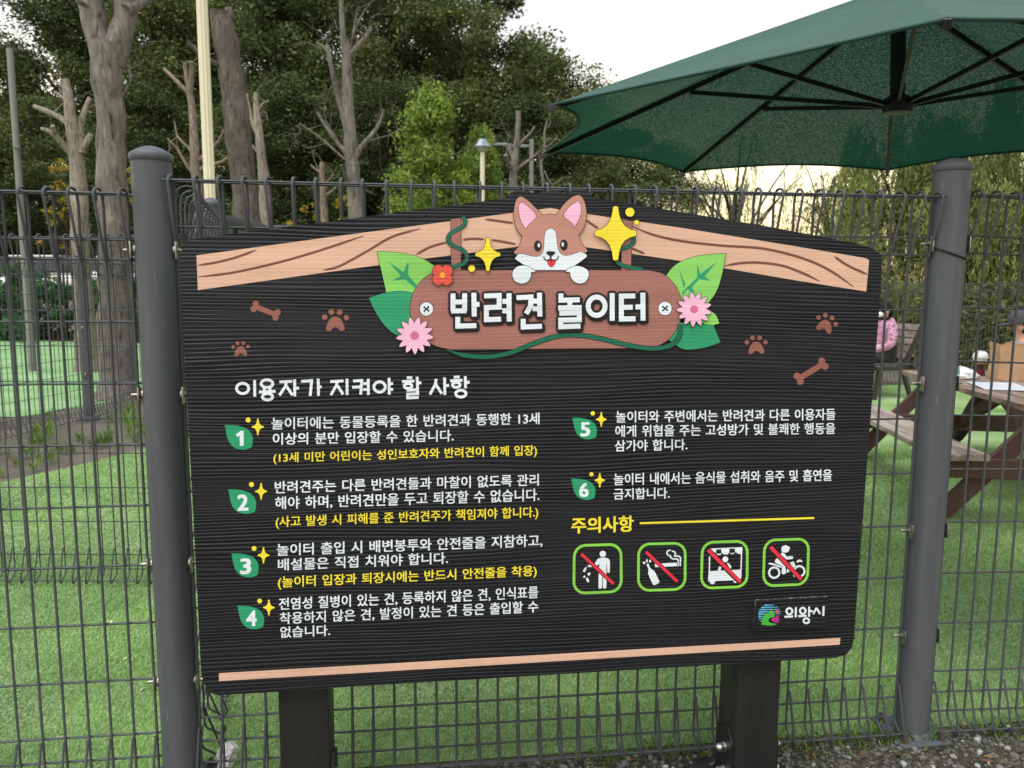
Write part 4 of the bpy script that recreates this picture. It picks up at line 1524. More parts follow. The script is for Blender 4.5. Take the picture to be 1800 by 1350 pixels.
# ------------------------------------------------------------------ cantilever parasol over the table
HZ = 2.15
TIPS = [gr(975, 182, HZ), gr(957, 268, HZ), gr(1200, 301, HZ), gr(1560, 298, HZ)]
F_ = gr(1665, 32, HZ)
UC = np.array((1.62, 3.42))
ap = np.array((1.62, 3.42, 2.73))
order = [TIPS[0], TIPS[1], TIPS[2], TIPS[3]]
for ang in (18, -27, -70):
    order.append(np.array((UC[0] + 1.45 * math.cos(math.radians(ang)), UC[1] + 1.45 * math.sin(math.radians(ang)), HZ)))
order.append(F_)
par = thing("cantilever_parasol", (4.0, 3.75, 0), "dark green octagonal parasol with black ribs hanging above the fence on the right", "parasol")


def canopy_mat():
    m, t, n, b = nodes_of("green_mesh_canvas")
    no = N(t, "ShaderNodeTexNoise", Scale=3.0, Detail=5.0)
    t.links.new(mapped(t, (1, 1, 1)), no.inputs["Vector"])
    r = ramp(t, no.outputs["Fac"], [(0.3, (0.012, 0.066, 0.052)), (0.7, (0.017, 0.086, 0.068))])
    t.links.new(r.outputs[0], b.inputs["Base Color"])
    b.inputs["Roughness"].default_value = 0.75
    b.inputs["Specular IOR Level"].default_value = 0.15
    b.inputs["Sheen Weight"].default_value = 0.4
    b.inputs["Sheen Roughness"].default_value = 0.4
    b.inputs["Sheen Tint"].default_value = (0.7, 0.9, 0.88, 1)
    wv = N(t, "ShaderNodeTexNoise", Scale=420.0, Detail=2.0)
    t.links.new(mapped(t, (1, 1, 1)), wv.inputs["Vector"])
    wk = N(t, "ShaderNodeTexNoise", Scale=5.0, Detail=3.0, Distortion=1.2)
    t.links.new(mapped(t, (1, 1, 2.5)), wk.inputs["Vector"])
    b0 = N(t, "ShaderNodeBump", Strength=0.35, Distance=0.03)
    t.links.new(wk.outputs["Fac"], b0.inputs["Height"])
    bu = N(t, "ShaderNodeBump", Strength=0.25, Distance=0.002)
    t.links.new(b0.outputs[0], bu.inputs["Normal"])
    t.links.new(wv.outputs["Fac"], bu.inputs["Height"])
    t.links.new(bu.outputs[0], b.inputs["Normal"])
    tr = t.nodes.new("ShaderNodeBsdfTranslucent")
    tr.inputs["Color"].default_value = (0.004, 0.055, 0.036, 1)
    m1 = N(t, "ShaderNodeMixShader", Fac=0.25)
    t.links.new(b.outputs[0], m1.inputs[1])
    t.links.new(tr.outputs[0], m1.inputs[2])
    # the weave is open: here and there the light comes straight through it
    tp = t.nodes.new("ShaderNodeBsdfTransparent")
    op = N(t, "ShaderNodeTexNoise", Scale=125.0, Detail=3.0, Roughness=0.75)
    t.links.new(mapped(t, (1, 1, 1)), op.inputs["Vector"])
    orr = ramp(t, op.outputs["Fac"], [(0.45, (0.0, 0.0, 0.0)), (0.72, (0.085, 0.085, 0.085))])
    m2 = t.nodes.new("ShaderNodeMixShader")
    t.links.new(orr.outputs[0], m2.inputs[0])
    t.links.new(m1.outputs[0], m2.inputs[1])
    t.links.new(tp.outputs[0], m2.inputs[2])
    t.links.new(m2.outputs[0], t.nodes["Material Output"].inputs[0])
    return m


M_CAN = canopy_mat()
M_HEM = mat("dark_green_hem", (0.006, 0.04, 0.03), (0.009, 0.055, 0.04), (8, 8, 8), rough=0.8)
M_RIB = mat("black_aluminium", (0.012, 0.012, 0.013), (0.017, 0.017, 0.018), (12, 12, 12), rough=0.38, metal=0.2)
cv = MB()
NS, NTT = 12, 10
edges = []
for i in range(8):
    A_, B_ = order[i], order[(i + 1) % 8]
    bow = 0.135 if i == 0 else 0.085
    vs = []
    edge = []
    for a in range(NTT + 1):
        t_ = a / NTT
        for b in range(NS + 1):
            s = b / NS
            e = A_ * (1 - s) + B_ * s
            inn = np.array((UC[0], UC[1], HZ + .35)) - e
            e = e + inn / np.linalg.norm(inn) * bow * 4 * s * (1 - s)
            p = ap * (1 - t_) + e * t_
            p[2] -= 0.045 * math.sin(math.pi * t_) * (1 - 0.5 * 4 * s * (1 - s)) * 0 + 0.05 * 4 * s * (1 - s) * t_ * (1 - t_)
            vs.append(tuple(p))
            if a == NTT:
                edge.append(tuple(p))
    edges.append(edge)
    fs = [(a * (NS + 1) + b, a * (NS + 1) + b + 1, (a + 1) * (NS + 1) + b + 1, (a + 1) * (NS + 1) + b) for a in range(NTT) for b in range(NS)]
    cv.add(vs, fs)
can = cv.build("canopy", M_CAN, par, angle=12)
hm = MB()
for e in edges:
    hm.tube([(p[0], p[1], p[2] - .002) for p in e], .006, 6)
hm.build("canopy_hem", M_HEM, can)
# the little vent cap on top
MB().lathe((ap[0], ap[1], ap[2] - .01), [(.16, .0), (.10, .035), (.03, .06), (.001, .065)], 24).build("vent_cap", M_CAN, can)
hub = np.array((1.665, 3.42, 2.235))
MB().tube([(ap[0], ap[1], ap[2] - .02), (hub[0] - .02, hub[1], hub[2])], .030, 12).build("centre_tube", M_RIB, par)
MB().lathe((hub[0] - .02, hub[1], hub[2] - .035), [(.030, 0), (.055, .005), (.062, .03), (.062, .06), (.04, .075)], 16).build("hub", M_RIB, par)
for i in range(8):
    tip = order[i] + np.array((0, 0, -.012))
    a0 = ap + np.array((0, 0, -.045))
    over = tip + (tip - a0) / np.linalg.norm(tip - a0) * .035
    rb_ = MB().beam(tuple(a0), tuple(over), .016, .024, bevel=.002).build("rib", M_RIB, par, smooth=False)
    mid = a0 * .47 + tip * .53 + np.array((0, 0, -.02))
    MB().beam((hub[0] - .02 + (mid[0] - hub[0]) * .035, hub[1] + (mid[1] - hub[1]) * .035, hub[2]), tuple(mid), .013, .020, bevel=.002).build("strut", M_RIB, rb_, smooth=False)
    jv = mid
    MB().lathe((jv[0], jv[1], jv[2] - .012), [(.012, 0), (.013, .012), (.012, .024)], 10).build("joint", M_RIB, rb_)
# mast and arm stand out of the frame to the right
MB().tube([(4.0, 3.75, .05), (4.0, 3.75, 2.45)], .036, 16).build("mast", M_RIB, par)
MB().tube([(4.0, 3.75, 2.40), (3.85, 3.72, 2.85), (3.2, 3.62, 3.02), (ap[0], ap[1], ap[2] + .10), (ap[0], ap[1], ap[2] + .04)], .028, 12).build("arm", M_RIB, par)
MB().box((4.0, 3.75, .03), (.9, .9, .05), bevel=.01).build("base", M_RIB, par)

# ------------------------------------------------------------------ picnic table
pA = np.array((3.44, 6.76))
e1, e2 = np.array((-.127, -.992)), np.array((.992, -.127))


def TB(s, t_, z):
    q = pA + e1 * s + e2 * t_
    return (q[0], q[1], z)


def weathered(name, paintc, bare, amount):
    m, t, n, b = nodes_of(name)
    no = N(t, "ShaderNodeTexNoise", Scale=1.0, Detail=8.0, Roughness=0.75)
    t.links.new(mapped(t, (26, 2.6, 14), rot=(0, 0, math.radians(7))), no.inputs["Vector"])
    r = ramp(t, no.outputs["Fac"], [(amount - .06, paintc), (amount + .03, tuple(.5 * a + .5 * b_ for a, b_ in zip(paintc, bare))), (amount + .1, bare)])
    t.links.new(r.outputs[0], b.inputs["Base Color"])
    b.inputs["Roughness"].default_value = 0.7
    bu = N(t, "ShaderNodeBump", Strength=0.4, Distance=0.004)
    t.links.new(no.outputs["Fac"], bu.inputs["Height"])
    t.links.new(bu.outputs[0], b.inputs["Normal"])
    return m


M_TOP = weathered("worn_brown_planks", (0.105, 0.060, 0.046), (0.27, 0.21, 0.165), .49)
M_SEAT = weathered("bare_weathered_planks", (0.12, 0.078, 0.060), (0.33, 0.28, 0.23), .44)
M_LEG = weathered("brown_painted_timber", (0.068, 0.032, 0.026), (0.13, 0.075, 0.062), .60)
table = thing("picnic_table", TB(1.1, .39, 0), "worn brown wooden picnic table with attached benches behind the right fence post", "picnic table")
tt_ = MB()
for i in range(5):
    t0 = i * .157
    tt_.beam(TB(-.02 + random.uniform(-.008, .008), t0 + .0745, .73), TB(2.34 + random.uniform(-.01, .01), t0 + .0745, .73), .149, .040, bevel=.004)
tt_.build("tabletop", M_TOP, table, smooth=False)
for sgn, c0 in ((-1, -.535), (1, 1.005)):
    sm = MB()
    for i in range(2):
        sm.beam(TB(.0, c0 + i * .155 + .075, .43), TB(2.20 - .02 * i, c0 + i * .155 + .075, .43), .150, .040, bevel=.004)
    sm.build("seat", M_SEAT, table, smooth=False)
for s in (.28, 2.03):
    for sgn in (-1, 1):
        x0_, x1_ = (.385 + sgn * .84, .385 + sgn * .26)
        # a leg is a slanting plank cut level at the floor
        w_ = .075
        mb = MB()
        prof = [(x0_ - w_, .006), (x0_ + w_, .006), (x1_ + w_ * .9, .655), (x1_ - w_ * .9, .655)]
        vs = [TB(s - .022, a, z) for a, z in prof] + [TB(s + .022, a, z) for a, z in prof]
        fs = [(0, 1, 2, 3), (7, 6, 5, 4)] + [(i, 4 + i, 4 + (i + 1) % 4, (i + 1) % 4) for i in range(4)]
        mb.add(vs, fs)
        lo_ = mb.build("leg", M_LEG, table, smooth=False)
        bm_ = bmesh.new()
        bm_.from_mesh(lo_.data)
        bmesh.ops.recalc_face_normals(bm_, faces=bm_.faces)
        bm_.to_mesh(lo_.data)
        bm_.free()
    MB().beam(TB(s + .046, -.55, .345), TB(s + .046, 1.32, .345), .046, .125, bevel=.004).build("seat_bearer", M_LEG, table, smooth=False)
    MB().beam(TB(s + .046, .02, .68), TB(s + .046, .76, .68), .046, .058, bevel=.004).build("top_bearer", M_LEG, table, smooth=False)
for s0, s1 in ((.32, .95), (1.98, 1.35)):
    MB().beam(TB(s0, .385, .345), TB(s1, .385, .66), .045, .09, bevel=.004).build("brace", M_LEG, table, smooth=False)
MB().beam(TB(1.15, .1, .695), TB(1.15, .68, .695), .06, .028, bevel=.004).build("top_bearer", M_LEG, table, smooth=False)

# ---- what lies on it
M_KRAFT = mat("kraft_paper", (0.40, 0.25, 0.14), (0.34, 0.205, 0.115), (9, 9, 9), rough=0.75, bump=0.35, bscale=(14, 14, 9))
bag = thing("paper_bag", TB(.62, .60, .75), "brown kraft paper bag standing on the picnic table", "paper bag")
mb = MB()
c = np.array(TB(.64, .64, .752))
bw, bdp, bh = .17, .085, .285
rows = []
NB = 8
R_ = random.Random(3)
for k in range(7):
    z = bh * k / 6
    ring_ = []
    for (ax_, ay_) in ((-1, -1), (1, -1), (1, 1), (-1, 1)):
        for j in range(NB):
            nx_, ny_ = {(-1, -1): (1, 0), (1, -1): (0, 1), (1, 1): (-1, 0), (-1, 1): (0, -1)}[(ax_, ay_)]
            u = (ax_ + nx_ * 2 * j / NB) * bw
            v = (ay_ + ny_ * 2 * j / NB) * bdp
            inw = 1 - .05 * math.sin(math.pi * k / 6) - (.05 if k == 3 else 0)
            if abs(ay_ + ny_ * 2 * j / NB) < .9:      # gusset folds in
                u *= 1 - .16 * (k / 6) * (1 - abs(v / bdp))
            jz = (R_.uniform(-.006, .006) if k < 6 else R_.uniform(-.022, .012)) if 0 < k else 0
            ring_.append((c[0] + e1[0] * u * .35 + e2[0] * u * .94 * inw + e1[0] * v + R_.uniform(-.004, .004), c[1] + e1[1] * u * .35 + e2[1] * u * .94 * inw + e1[1] * v + R_.uniform(-.004, .004), c[2] + z + jz))
    rows.append(ring_)
m_ = 4 * NB
mb.add([p for r_ in rows for p in r_], [(k * m_ + i, k * m_ + (i + 1) % m_, (k + 1) * m_ + (i + 1) % m_, (k + 1) * m_ + i) for k in range(6) for i in range(m_)] + [tuple(reversed(range(m_)))])
mb.build("bag_body", M_KRAFT, bag, angle=25)
MB().tube([(c[0] - .05, c[1] - .05, c[2] + bh - .03), (c[0] - .05, c[1] - .05, c[2] + bh + .05), (c[0] + .0, c[1] - .06, c[2] + bh + .07), (c[0] + .05, c[1] - .07, c[2] + bh + .05), (c[0] + .05, c[1] - .07, c[2] + bh - .03)], .003, 6).build("handle", M_KRAFT, bag)

cupb = thing("takeaway_cup", TB(.32, .50, .75), "takeaway cup with a clear dome lid on the picnic table beside the paper bag", "cup")
cc = TB(.32, .50, .752)
MB().lathe(cc, [(.040, 0), (.044, .004), (.045, .028), (.040, .030), (.040, .085), (.047, .088)], 20).build("cup_stand", mat("dark_red_plastic", (0.16, 0.012, 0.012), (0.05, 0.02, 0.015), (40, 40, 14), rough=0.35, stops=(0.45, 0.5)), cupb)
MB().lathe((cc[0], cc[1], cc[2] + .0885), [(.047, 0), (.058, .006), (.060, .018)], 20).build("cup_sleeve", mat("brown_card", (0.24, 0.12, 0.055), (0.2, 0.1, 0.05), (20, 20, 20), rough=0.7), cupb)
MB().lathe((cc[0], cc[1], cc[2] + .1070), [(.046, 0), (.055, .035), (.062, .042), (.062, .046)], 20).build("cup_bowl", mat("white_plastic", (0.72, 0.74, 0.74), (0.66, 0.68, 0.68), (9, 9, 9), rough=0.3), cupb)
MB().lathe((cc[0], cc[1], cc[2] + .1535), [(.060, 0), (.058, .014), (.047, .036), (.026, .050), (.001, .054)], 20).build("cup_lid", mat("milky_clear_plastic", (0.55, 0.57, 0.58), (0.2, 0.21, 0.22), (16, 16, 16), rough=0.08, stops=(0.48, 0.56)), cupb)

M_BAGW = mat("thin_white_plastic", (0.62, 0.64, 0.63), (0.50, 0.54, 0.52), (16, 16, 16), rough=0.35)
M_BAGG = mat("green_print", (0.02, 0.14, 0.09), rough=0.4)
pb = MB()
c = np.array(TB(.56, .24, .752))
n1, n2 = 26, 12
vs, fs = [], []
Rr = np.random.default_rng(5)
for i in range(n2 + 1):
    th = math.pi / 2 * i / n2
    for k in range(n1):
        a = 2 * math.pi * k / n1
        r = (1 + .16 * math.sin(3 * a + 1) + .10 * math.sin(7 * a + i)) * (1 + Rr.uniform(-.07, .07))
        vs.append((c[0] + .15 * r * math.cos(th) * math.cos(a), c[1] + .11 * r * math.cos(th) * math.sin(a), c[2] + .075 * math.sin(th) * (1 + .25 * math.sin(2 * a)) + Rr.uniform(0, .006)))
fs = [(i * n1 + k, i * n1 + (k + 1) % n1, (i + 1) * n1 + (k + 1) % n1, (i + 1) * n1 + k) for i in range(n2) for k in range(n1)]
mi_ = [1 if ((k % n1) in (9, 10, 16, 17) and 2 < i < 11) else 0 for i in range(n2) for k in range(n1)]
pb.add(vs, fs)
pb.mi = mi_
pbo = pb.build("plastic_bag", [M_BAGW, M_BAGG], smooth=True, angle=25)
tag(pbo, "crumpled white plastic bag with green print lying on the picnic table", "plastic bag")
sh = MB()
q = [TB(.86, .16, .7525), TB(1.32, .10, .7525), TB(1.42, .42, .7525), TB(.90, .50, .7525)]
g4 = 6
vs = []
for i in range(g4 + 1):
    for k in range(g4 + 1):
        a, b = i / g4, k / g4
        p = (1 - a) * (1 - b) * np.array(q[0]) + a * (1 - b) * np.array(q[1]) + a * b * np.array(q[2]) + (1 - a) * b * np.array(q[3])
        vs.append((p[0], p[1], p[2] + .006 * abs(math.sin(3 * a + 2 * b))))
sh.add(vs, [(i * (g4 + 1) + k, (i + 1) * (g4 + 1) + k, (i + 1) * (g4 + 1) + k + 1, i * (g4 + 1) + k + 1) for i in range(g4) for k in range(g4)])
tag(sh.build("paper_sheet", mat("pale_paper", (0.46, 0.50, 0.52), (0.40, 0.43, 0.45), (10, 10, 10), rough=0.6)), "pale sheet of paper lying flat on the picnic table in front of the bag", "paper")

# ------------------------------------------------------------------ bench
be0 = at(1590, 640, 10.25)
bdir, bn = np.array((-.28, .96)), np.array((-.96, -.28))        # along the bench away from us; the way it faces
B0 = np.array((be0[0], be0[1]))
bench = thing("bench", (B0[0], B0[1], 0), "weathered slatted bench with black end frames, the person in pink sitting on it", "bench")
BB = lambda s, w, z: (B0[0] + bdir[0] * s + bn[0] * w, B0[1] + bdir[1] * s + bn[1] * w, z)
M_IRON = mat("black_cast_iron", (0.012, 0.012, 0.013), (0.02, 0.02, 0.021), (20, 20, 20), rough=0.5)
M_BSLAT = weathered("grey_brown_slats", (0.12, 0.095, 0.08), (0.24, 0.21, 0.185), .5)
st_ = MB()
for i in range(4):
    w = .05 + i * .105
    st_.beam(BB(.03, w, .455), BB(1.62, w, .455), .095, .032, bevel=.004)
st_.build("seat", M_BSLAT, bench, smooth=False)
bk_ = MB()
for i in range(5):
    f = .10 + i * .095
    bk_.beam(BB(.03, -.02 - .42 * f, .475 + f), BB(1.62, -.02 - .42 * f, .475 + f), .026, .088, bevel=.004, up=(bn[0] * -.39, bn[1] * -.39, .92))
bk_.build("backrest", M_BSLAT, bench, smooth=False)
for s in (.0, 1.65):
    fr_ = MB()
    fr_.beam(BB(s, -.30, 1.06), BB(s, .02, .42), .05, .055, up=(bdir[0], bdir[1], 0))
    fr_.beam(BB(s, .0, .415), BB(s, .46, .415), .05, .045, up=(0, 0, 1))
    fr_.beam(BB(s, .40, .392), BB(s, .46, .0), .05, .045, up=(bdir[0], bdir[1], 0))
    fr_.beam(BB(s, .02, .392), BB(s, -.14, .0), .05, .045, up=(bdir[0], bdir[1], 0))
    fr_.build("end_frame", M_IRON, bench, smooth=False)

# ------------------------------------------------------------------ people
def skin(name, joints, bones, m, parent, sub=2):
    """one continuous surface grown round a jointed skeleton: joints {name: (x,y,z,r)}"""
    names = list(joints)
    L = parent
    while L.parent is not None:
        L = L.parent
    me = bpy.data.meshes.new(name)
    me.from_pydata([tuple(np.array(joints[k][:3]) - np.array(L.location)) for k in names], [(names.index(a), names.index(b)) for a, b in bones], [])
    o = bpy.data.objects.new(name, me)
    COL.objects.link(o)
    md = o.modifiers.new("Skin", 'SKIN')
    md.use_smooth_shade = True
    for i, k in enumerate(names):
        r = joints[k][3]
        o.data.skin_vertices[0].data[i].radius = r if hasattr(r, "__len__") else (r, r)
    o.data.skin_vertices[0].data[0].use_root = True
    sd = o.modifiers.new("Subdivision", 'SUBSURF')
    sd.levels = sd.render_levels = sub
    bpy.context.view_layer.update()
    dg = bpy.context.evaluated_depsgraph_get()
    nm = bpy.data.meshes.new_from_object(o.evaluated_get(dg))
    nm.name = name
    bpy.data.objects.remove(o)
    nm.materials.clear()
    nm.materials.append(m)
    nm.polygons.foreach_set("use_smooth", [True] * len(nm.polygons))
    o2 = bpy.data.objects.new(name, nm)
    COL.objects.link(o2)
    o2.parent = parent
    return o2


M_SKIN = mat("skin", (0.50, 0.29, 0.20), (0.44, 0.25, 0.17), (30, 30, 30), rough=0.55)
M_HAIR = mat("black_hair", (0.006, 0.005, 0.006), (0.011, 0.010, 0.010), (60, 60, 10), rough=0.6, spec=0.15)


def person(root, F, S, hip, lean, jacket, trousers, shoe, hair=True, hs=1.0, feet_fwd=.42, arm="lap"):
    """a seated adult: F the way they face, S to their left, hip the point they sit on"""
    F, S, U = np.array((*F, 0.)), np.array((*S, 0.)), np.array((0, 0, 1.))
    hip = np.array(hip, float)
    P = lambda f, s, u, r: (*(hip + F * f + S * s + U * u), r)
    ch = lean
    J = {"pelvis": P(0, 0, .10, (.13, .15)), "waist": P(ch * .3, 0, .24, (.115, .13)), "chest": P(ch * .7, 0, .42, (.115, .155)), "neckbase": P(ch, 0, .56, (.07, .08)),
         "neck": P(ch + .015, 0, .60, .050), "skull": P(ch + .03, 0, .69, (.088, .078)), "crown": P(ch + .02, 0, .77, (.07, .062))}
    Bn = [("pelvis", "waist"), ("waist", "chest"), ("chest", "neckbase"), ("neckbase", "neck"), ("neck", "skull"), ("skull", "crown")]
    for sg, n in ((1, "l"), (-1, "r")):
        J["sh" + n] = P(ch - .01, sg * .17, .50, .058)
        J["el" + n] = P(ch + .04, sg * .225, .24, .044)
        J["wr" + n] = P(ch + .24, sg * .10, .17, .030)
        J["pm" + n] = P(ch + .31, sg * .07, .155, (.034, .02))
        Bn += [("chest", "sh" + n), ("sh" + n, "el" + n), ("el" + n, "wr" + n), ("wr" + n, "pm" + n)]
        for fi, (o_, ln) in enumerate(((-.024, .055), (-.008, .066), (.008, .070), (.024, .062))):
            J[f"f{fi}a{n}"] = P(ch + .335 + ln * .4, sg * (.06 + o_ * .3), .155 + o_, .009)
            J[f"f{fi}b{n}"] = P(ch + .335 + ln, sg * (.035 + o_ * .3), .150 + o_, .0075)
            Bn += [("pm" + n, f"f{fi}a{n}"), (f"f{fi}a{n}", f"f{fi}b{n}")]
        J["th" + n] = P(ch + .30, sg * .06, .195, .010)
        J["tt" + n] = P(ch + .335, sg * .05, .205, .008)
        Bn += [("pm" + n, "th" + n), ("th" + n, "tt" + n)]
        J["hp" + n] = P(.03, sg * .10, .085, .088)
        J["kn" + n] = P(.44, sg * .11, .085, .062)
        J["an" + n] = P(feet_fwd, sg * .10, -hip[2] + .09, .040)
        J["to" + n] = P(feet_fwd + .15, sg * .11, -hip[2] + .045, .035)
        Bn += [("pelvis", "hp" + n), ("hp" + n, "kn" + n), ("kn" + n, "an" + n), ("an" + n, "to" + n)]
    body = skin("body", J, Bn, M_SKIN, root)
    # clothes follow the same skeleton, a little fuller
    up = {k: v for k, v in J.items() if k in ("pelvis", "waist", "chest", "neckbase") or k[:2] in ("sh", "el", "wr")}
    g = lambda r, a: tuple(x + a for x in r) if hasattr(r, "__len__") else r + a
    up = {k: (*v[:3], g(v[3], .022 if k != "neckbase" else .012)) for k, v in up.items()}
    skin("jacket", up, [b for b in Bn if b[0] in up and b[1] in up], jacket, root)
    lo = {k: v for k, v in J.items() if k == "pelvis" or k[:2] in ("hp", "kn", "an")}
    lo = {k: (*v[:3], g(v[3], .014)) for k, v in lo.items()}
    skin("trousers", lo, [b for b in Bn if b[0] in lo and b[1] in lo], trousers, root)
    for n in "lr":
        a, t_ = np.array(J["an" + n][:3]), np.array(J["to" + n][:3])
        skin("shoe", {"h": (*(a - F * .03 - U * .045), .047), "m": (*(a + F * .06 - U * .047), .045), "t": (*(t_ + F * .02 - U * .004), .040)}, [("h", "m"), ("m", "t")], shoe, root)
    # face
    hc = hip + F * (ch + .03) + U * .69
    R3 = Matrix((Vector(F), Vector(S), Vector(U))).transposed()
    MB().ball(Vector(hc + F * .088 - U * .008), (.018, .014, .026), 10, rot=R3).build("nose", M_SKIN, root)
    for sg in (-1, 1):
        MB().ball(Vector(hc + F * .082 + S * sg * .032 + U * .018), (.006, .010, .006), 10, rot=R3).build("eye", mat("dark_eye", (0.01, 0.008, 0.007), rough=0.2), root)
        MB().ball(Vector(hc + S * sg * .082 - F * .008 - U * .005), (.022, .010, .032), 10, rot=R3).build("ear", M_SKIN, root)
    MB().ball(Vector(hc + F * .080 - U * .052), (.010, .024, .006), 10, rot=R3).build("mouth", mat("lips", (0.32, 0.10, 0.09), rough=0.5), root)
    return hc, F, S, U, R3


def pink_print():
    m, t, n, b = nodes_of("pink_camouflage")
    vo = N(t, "ShaderNodeTexVoronoi", Scale=13.0, feature='SMOOTH_F1')
    no = N(t, "ShaderNodeTexNoise", Scale=9.0, Detail=4.0)
    t.links.new(mapped(t, (1, 1, 1.6)), no.inputs["Vector"])
    t.links.new(no.outputs["Color"], vo.inputs["Vector"])
    r = ramp(t, no.outputs["Fac"], [(0.33, (0.36, 0.15, 0.25)), (0.46, (0.50, 0.24, 0.37)), (0.55, (0.22, 0.08, 0.14)), (0.62, (0.48, 0.42, 0.47))])
    r.color_ramp.interpolation = 'CONSTANT'
    t.links.new(r.outputs[0], b.inputs["Base Color"])
    b.inputs["Roughness"].default_value = 0.6
    return m


wp = BB(.30, .12, 0)
woman = thing("person", wp, "person in a pink patterned jacket and white mask, sitting on the bench", "person")
wf = np.array((-.985, -.17))
hc, F, S, U, R3 = person(woman, wf, (wf[1] * -1, wf[0]), (wp[0], wp[1], .475), -.02, pink_print(), mat("dark_leggings", (0.02, 0.02, 0.024), rough=0.8), mat("white_trainers", (0.5, 0.5, 0.5), rough=0.6))
hm_ = MB()
hm_.ball(Vector(hc - F * .018 + U * .040), (.108, .096, .098), 18, rot=R3)
hm_.ball(Vector(hc - F * .100 - U * .02), (.045, .05, .055), 12, rot=R3)
hm_.ball(Vector(hc - F * .11 - U * .085), (.030, .032, .045), 12, rot=R3)
hm_.build("hair", M_HAIR, woman)
MB().ball(Vector(hc + F * .054 - U * .036), (.044, .062, .046), 14, rot=R3).build("face_mask", mat("white_mask_cloth", (0.72, 0.73, 0.74), (0.66, 0.67, 0.68), (30, 30, 30), rough=0.8), woman)
MB().lathe(tuple(hc - U * .115 - F * .03), [(.062, 0), (.082, .01), (.078, .04), (.058, .045)], 16).build("collar", M_HAIR, woman)
MB().ball(Vector(hc - U * .135 - F * .085), (.075, .115, .06), 14, rot=R3).build("hood", bpy.data.materials["pink_camouflage"], woman)

mp = TB(.06, 1.14, 0)
man = thing("person", mp, "person in a dark grey cap sitting at the picnic table behind the paper bag", "person")
mf = np.array((-.80, .60))
hc, F, S, U, R3 = person(man, mf, (-mf[1], mf[0]), (mp[0], mp[1], .455), .17, mat("pale_grey_shirt", (0.52, 0.53, 0.55), (0.44, 0.45, 0.47), (9, 9, 9), rough=0.85), mat("black_trousers", (0.012, 0.012, 0.013), (0.02, 0.02, 0.02), (9, 9, 9), rough=0.75),
                         mat("black_shoes", (0.01, 0.01, 0.01), rough=0.4), feet_fwd=.62)
MB().ball(Vector(hc - F * .042 - U * .004), (.072, .080, .082), 16, rot=R3).build("hair", M_HAIR, man)
M_CAP = mat("charcoal_cotton", (0.045, 0.048, 0.054), (0.035, 0.037, 0.042), (20, 20, 20), rough=0.85, bump=0.2, bscale=(120, 120, 120))
cp = MB()
prof = [(.112, -.0), (.114, .03), (.104, .07), (.075, .100), (.035, .115), (.001, .118)]
cp.lathe(tuple(hc - F * .008 + U * .030), prof, 24)
cap_o = cp.build("cap", M_CAP, man)
vs, fs = [], []
for i in range(9):
    a = math.radians(-62 + 124 * i / 8)
    inner_ = hc - F * .008 + U * .034 + (F * math.cos(a) + S * math.sin(a)) * .108
    outer_ = hc - F * .008 + U * (.022 - .012 * math.cos(a)) + F * (.108 * math.cos(a) + .082 * math.cos(a * .75)) + S * math.sin(a) * .100
    vs += [tuple(inner_), tuple(outer_), tuple(outer_ - U * .005), tuple(inner_ - U * .005)]
for i in range(8):
    o_ = i * 4
    fs += [(o_ + k, o_ + (k + 1) % 4, o_ + 4 + (k + 1) % 4, o_ + 4 + k) for k in range(4)]
MB().add(vs, fs).build("cap_brim", M_CAP, cap_o)

# ------------------------------------------------------------------ lamps and poles
M_POLE = mat("dull_aluminium_pole", (0.20, 0.21, 0.21), (0.16, 0.165, 0.165), (4, 4, 1), rough=0.45, metal=0.3)
M_CREAM = mat("cream_painted_pole", (0.68, 0.64, 0.49), (0.60, 0.56, 0.42), (4, 4, 1), rough=0.4)


def px_base(px, py, Y):
    q = at(px, py, Y)
    return np.array((q[0], q[1], q[2]))


q = at(17, 85, 13.0)
t1 = thing("utility_pole", (q[0], q[1], 0), "slim grey pole at the far left with a small disc lamp bracket on its side", "pole")
MB().tube([(q[0], q[1], 0), (q[0], q[1], q[2])], [.062, .048], 14).build("pole", M_POLE, t1)
q2 = at(27, 261, 12.94)
MB().lathe((q2[0] + .03, q2[1], q2[2]), [(.012, -.10), (.014, -.02), (.055, .0), (.060, .02), (.03, .035)], 14).build("disc_lamp", M_POLE, t1)
q = at(361, 150, 9.5)
t2 = thing("lamp_post", (q[0], q[1], 0), "tall cream fluted lamp post rising between the trees left of the notice board", "lamp post")
fl = MB()
pts_ = []
for k in range(20):
    a = 2 * math.pi * k / 20
    r = .064 if k % 2 else .054
    pts_.append((math.cos(a) * r, math.sin(a) * r))
vs = [(q[0] + x, q[1] + y, z) for z in (0.0, 4.86) for x, y in pts_]
fl.add(vs, [(k, (k + 1) % 20, 20 + (k + 1) % 20, 20 + k) for k in range(20)])
fl.build("fluted_shaft", M_CREAM, t2, smooth=False)
MB().lathe((q[0], q[1], 4.85), [(.070, 0), (.072, .03), (.060, .05), (.056, .5), (.05, 1.2)], 16).build("upper_sleeve", M_POLE, t2)
MB().lathe((q[0], q[1], 6.05), [(.06, 0), (.20, .04), (.24, .09), (.10, .2), (.02, .26)], 18).build("lantern", M_POLE, t2)
q = at(848, 290, 17.0)
zt, zb = at(848, 246, 17.0)[2], at(848, 330, 17.0)[2]
t3 = thing("lamp_post", (q[0], q[1], 0), "short cream lamp post with a grey lantern hood in front of the pale green tree", "lamp post")
MB().tube([(q[0], q[1], 0), (q[0], q[1], at(848, 268, 17)[2])], .052, 14).build("shaft", M_CREAM, t3)
zl_ = at(848, 268, 17)[2]
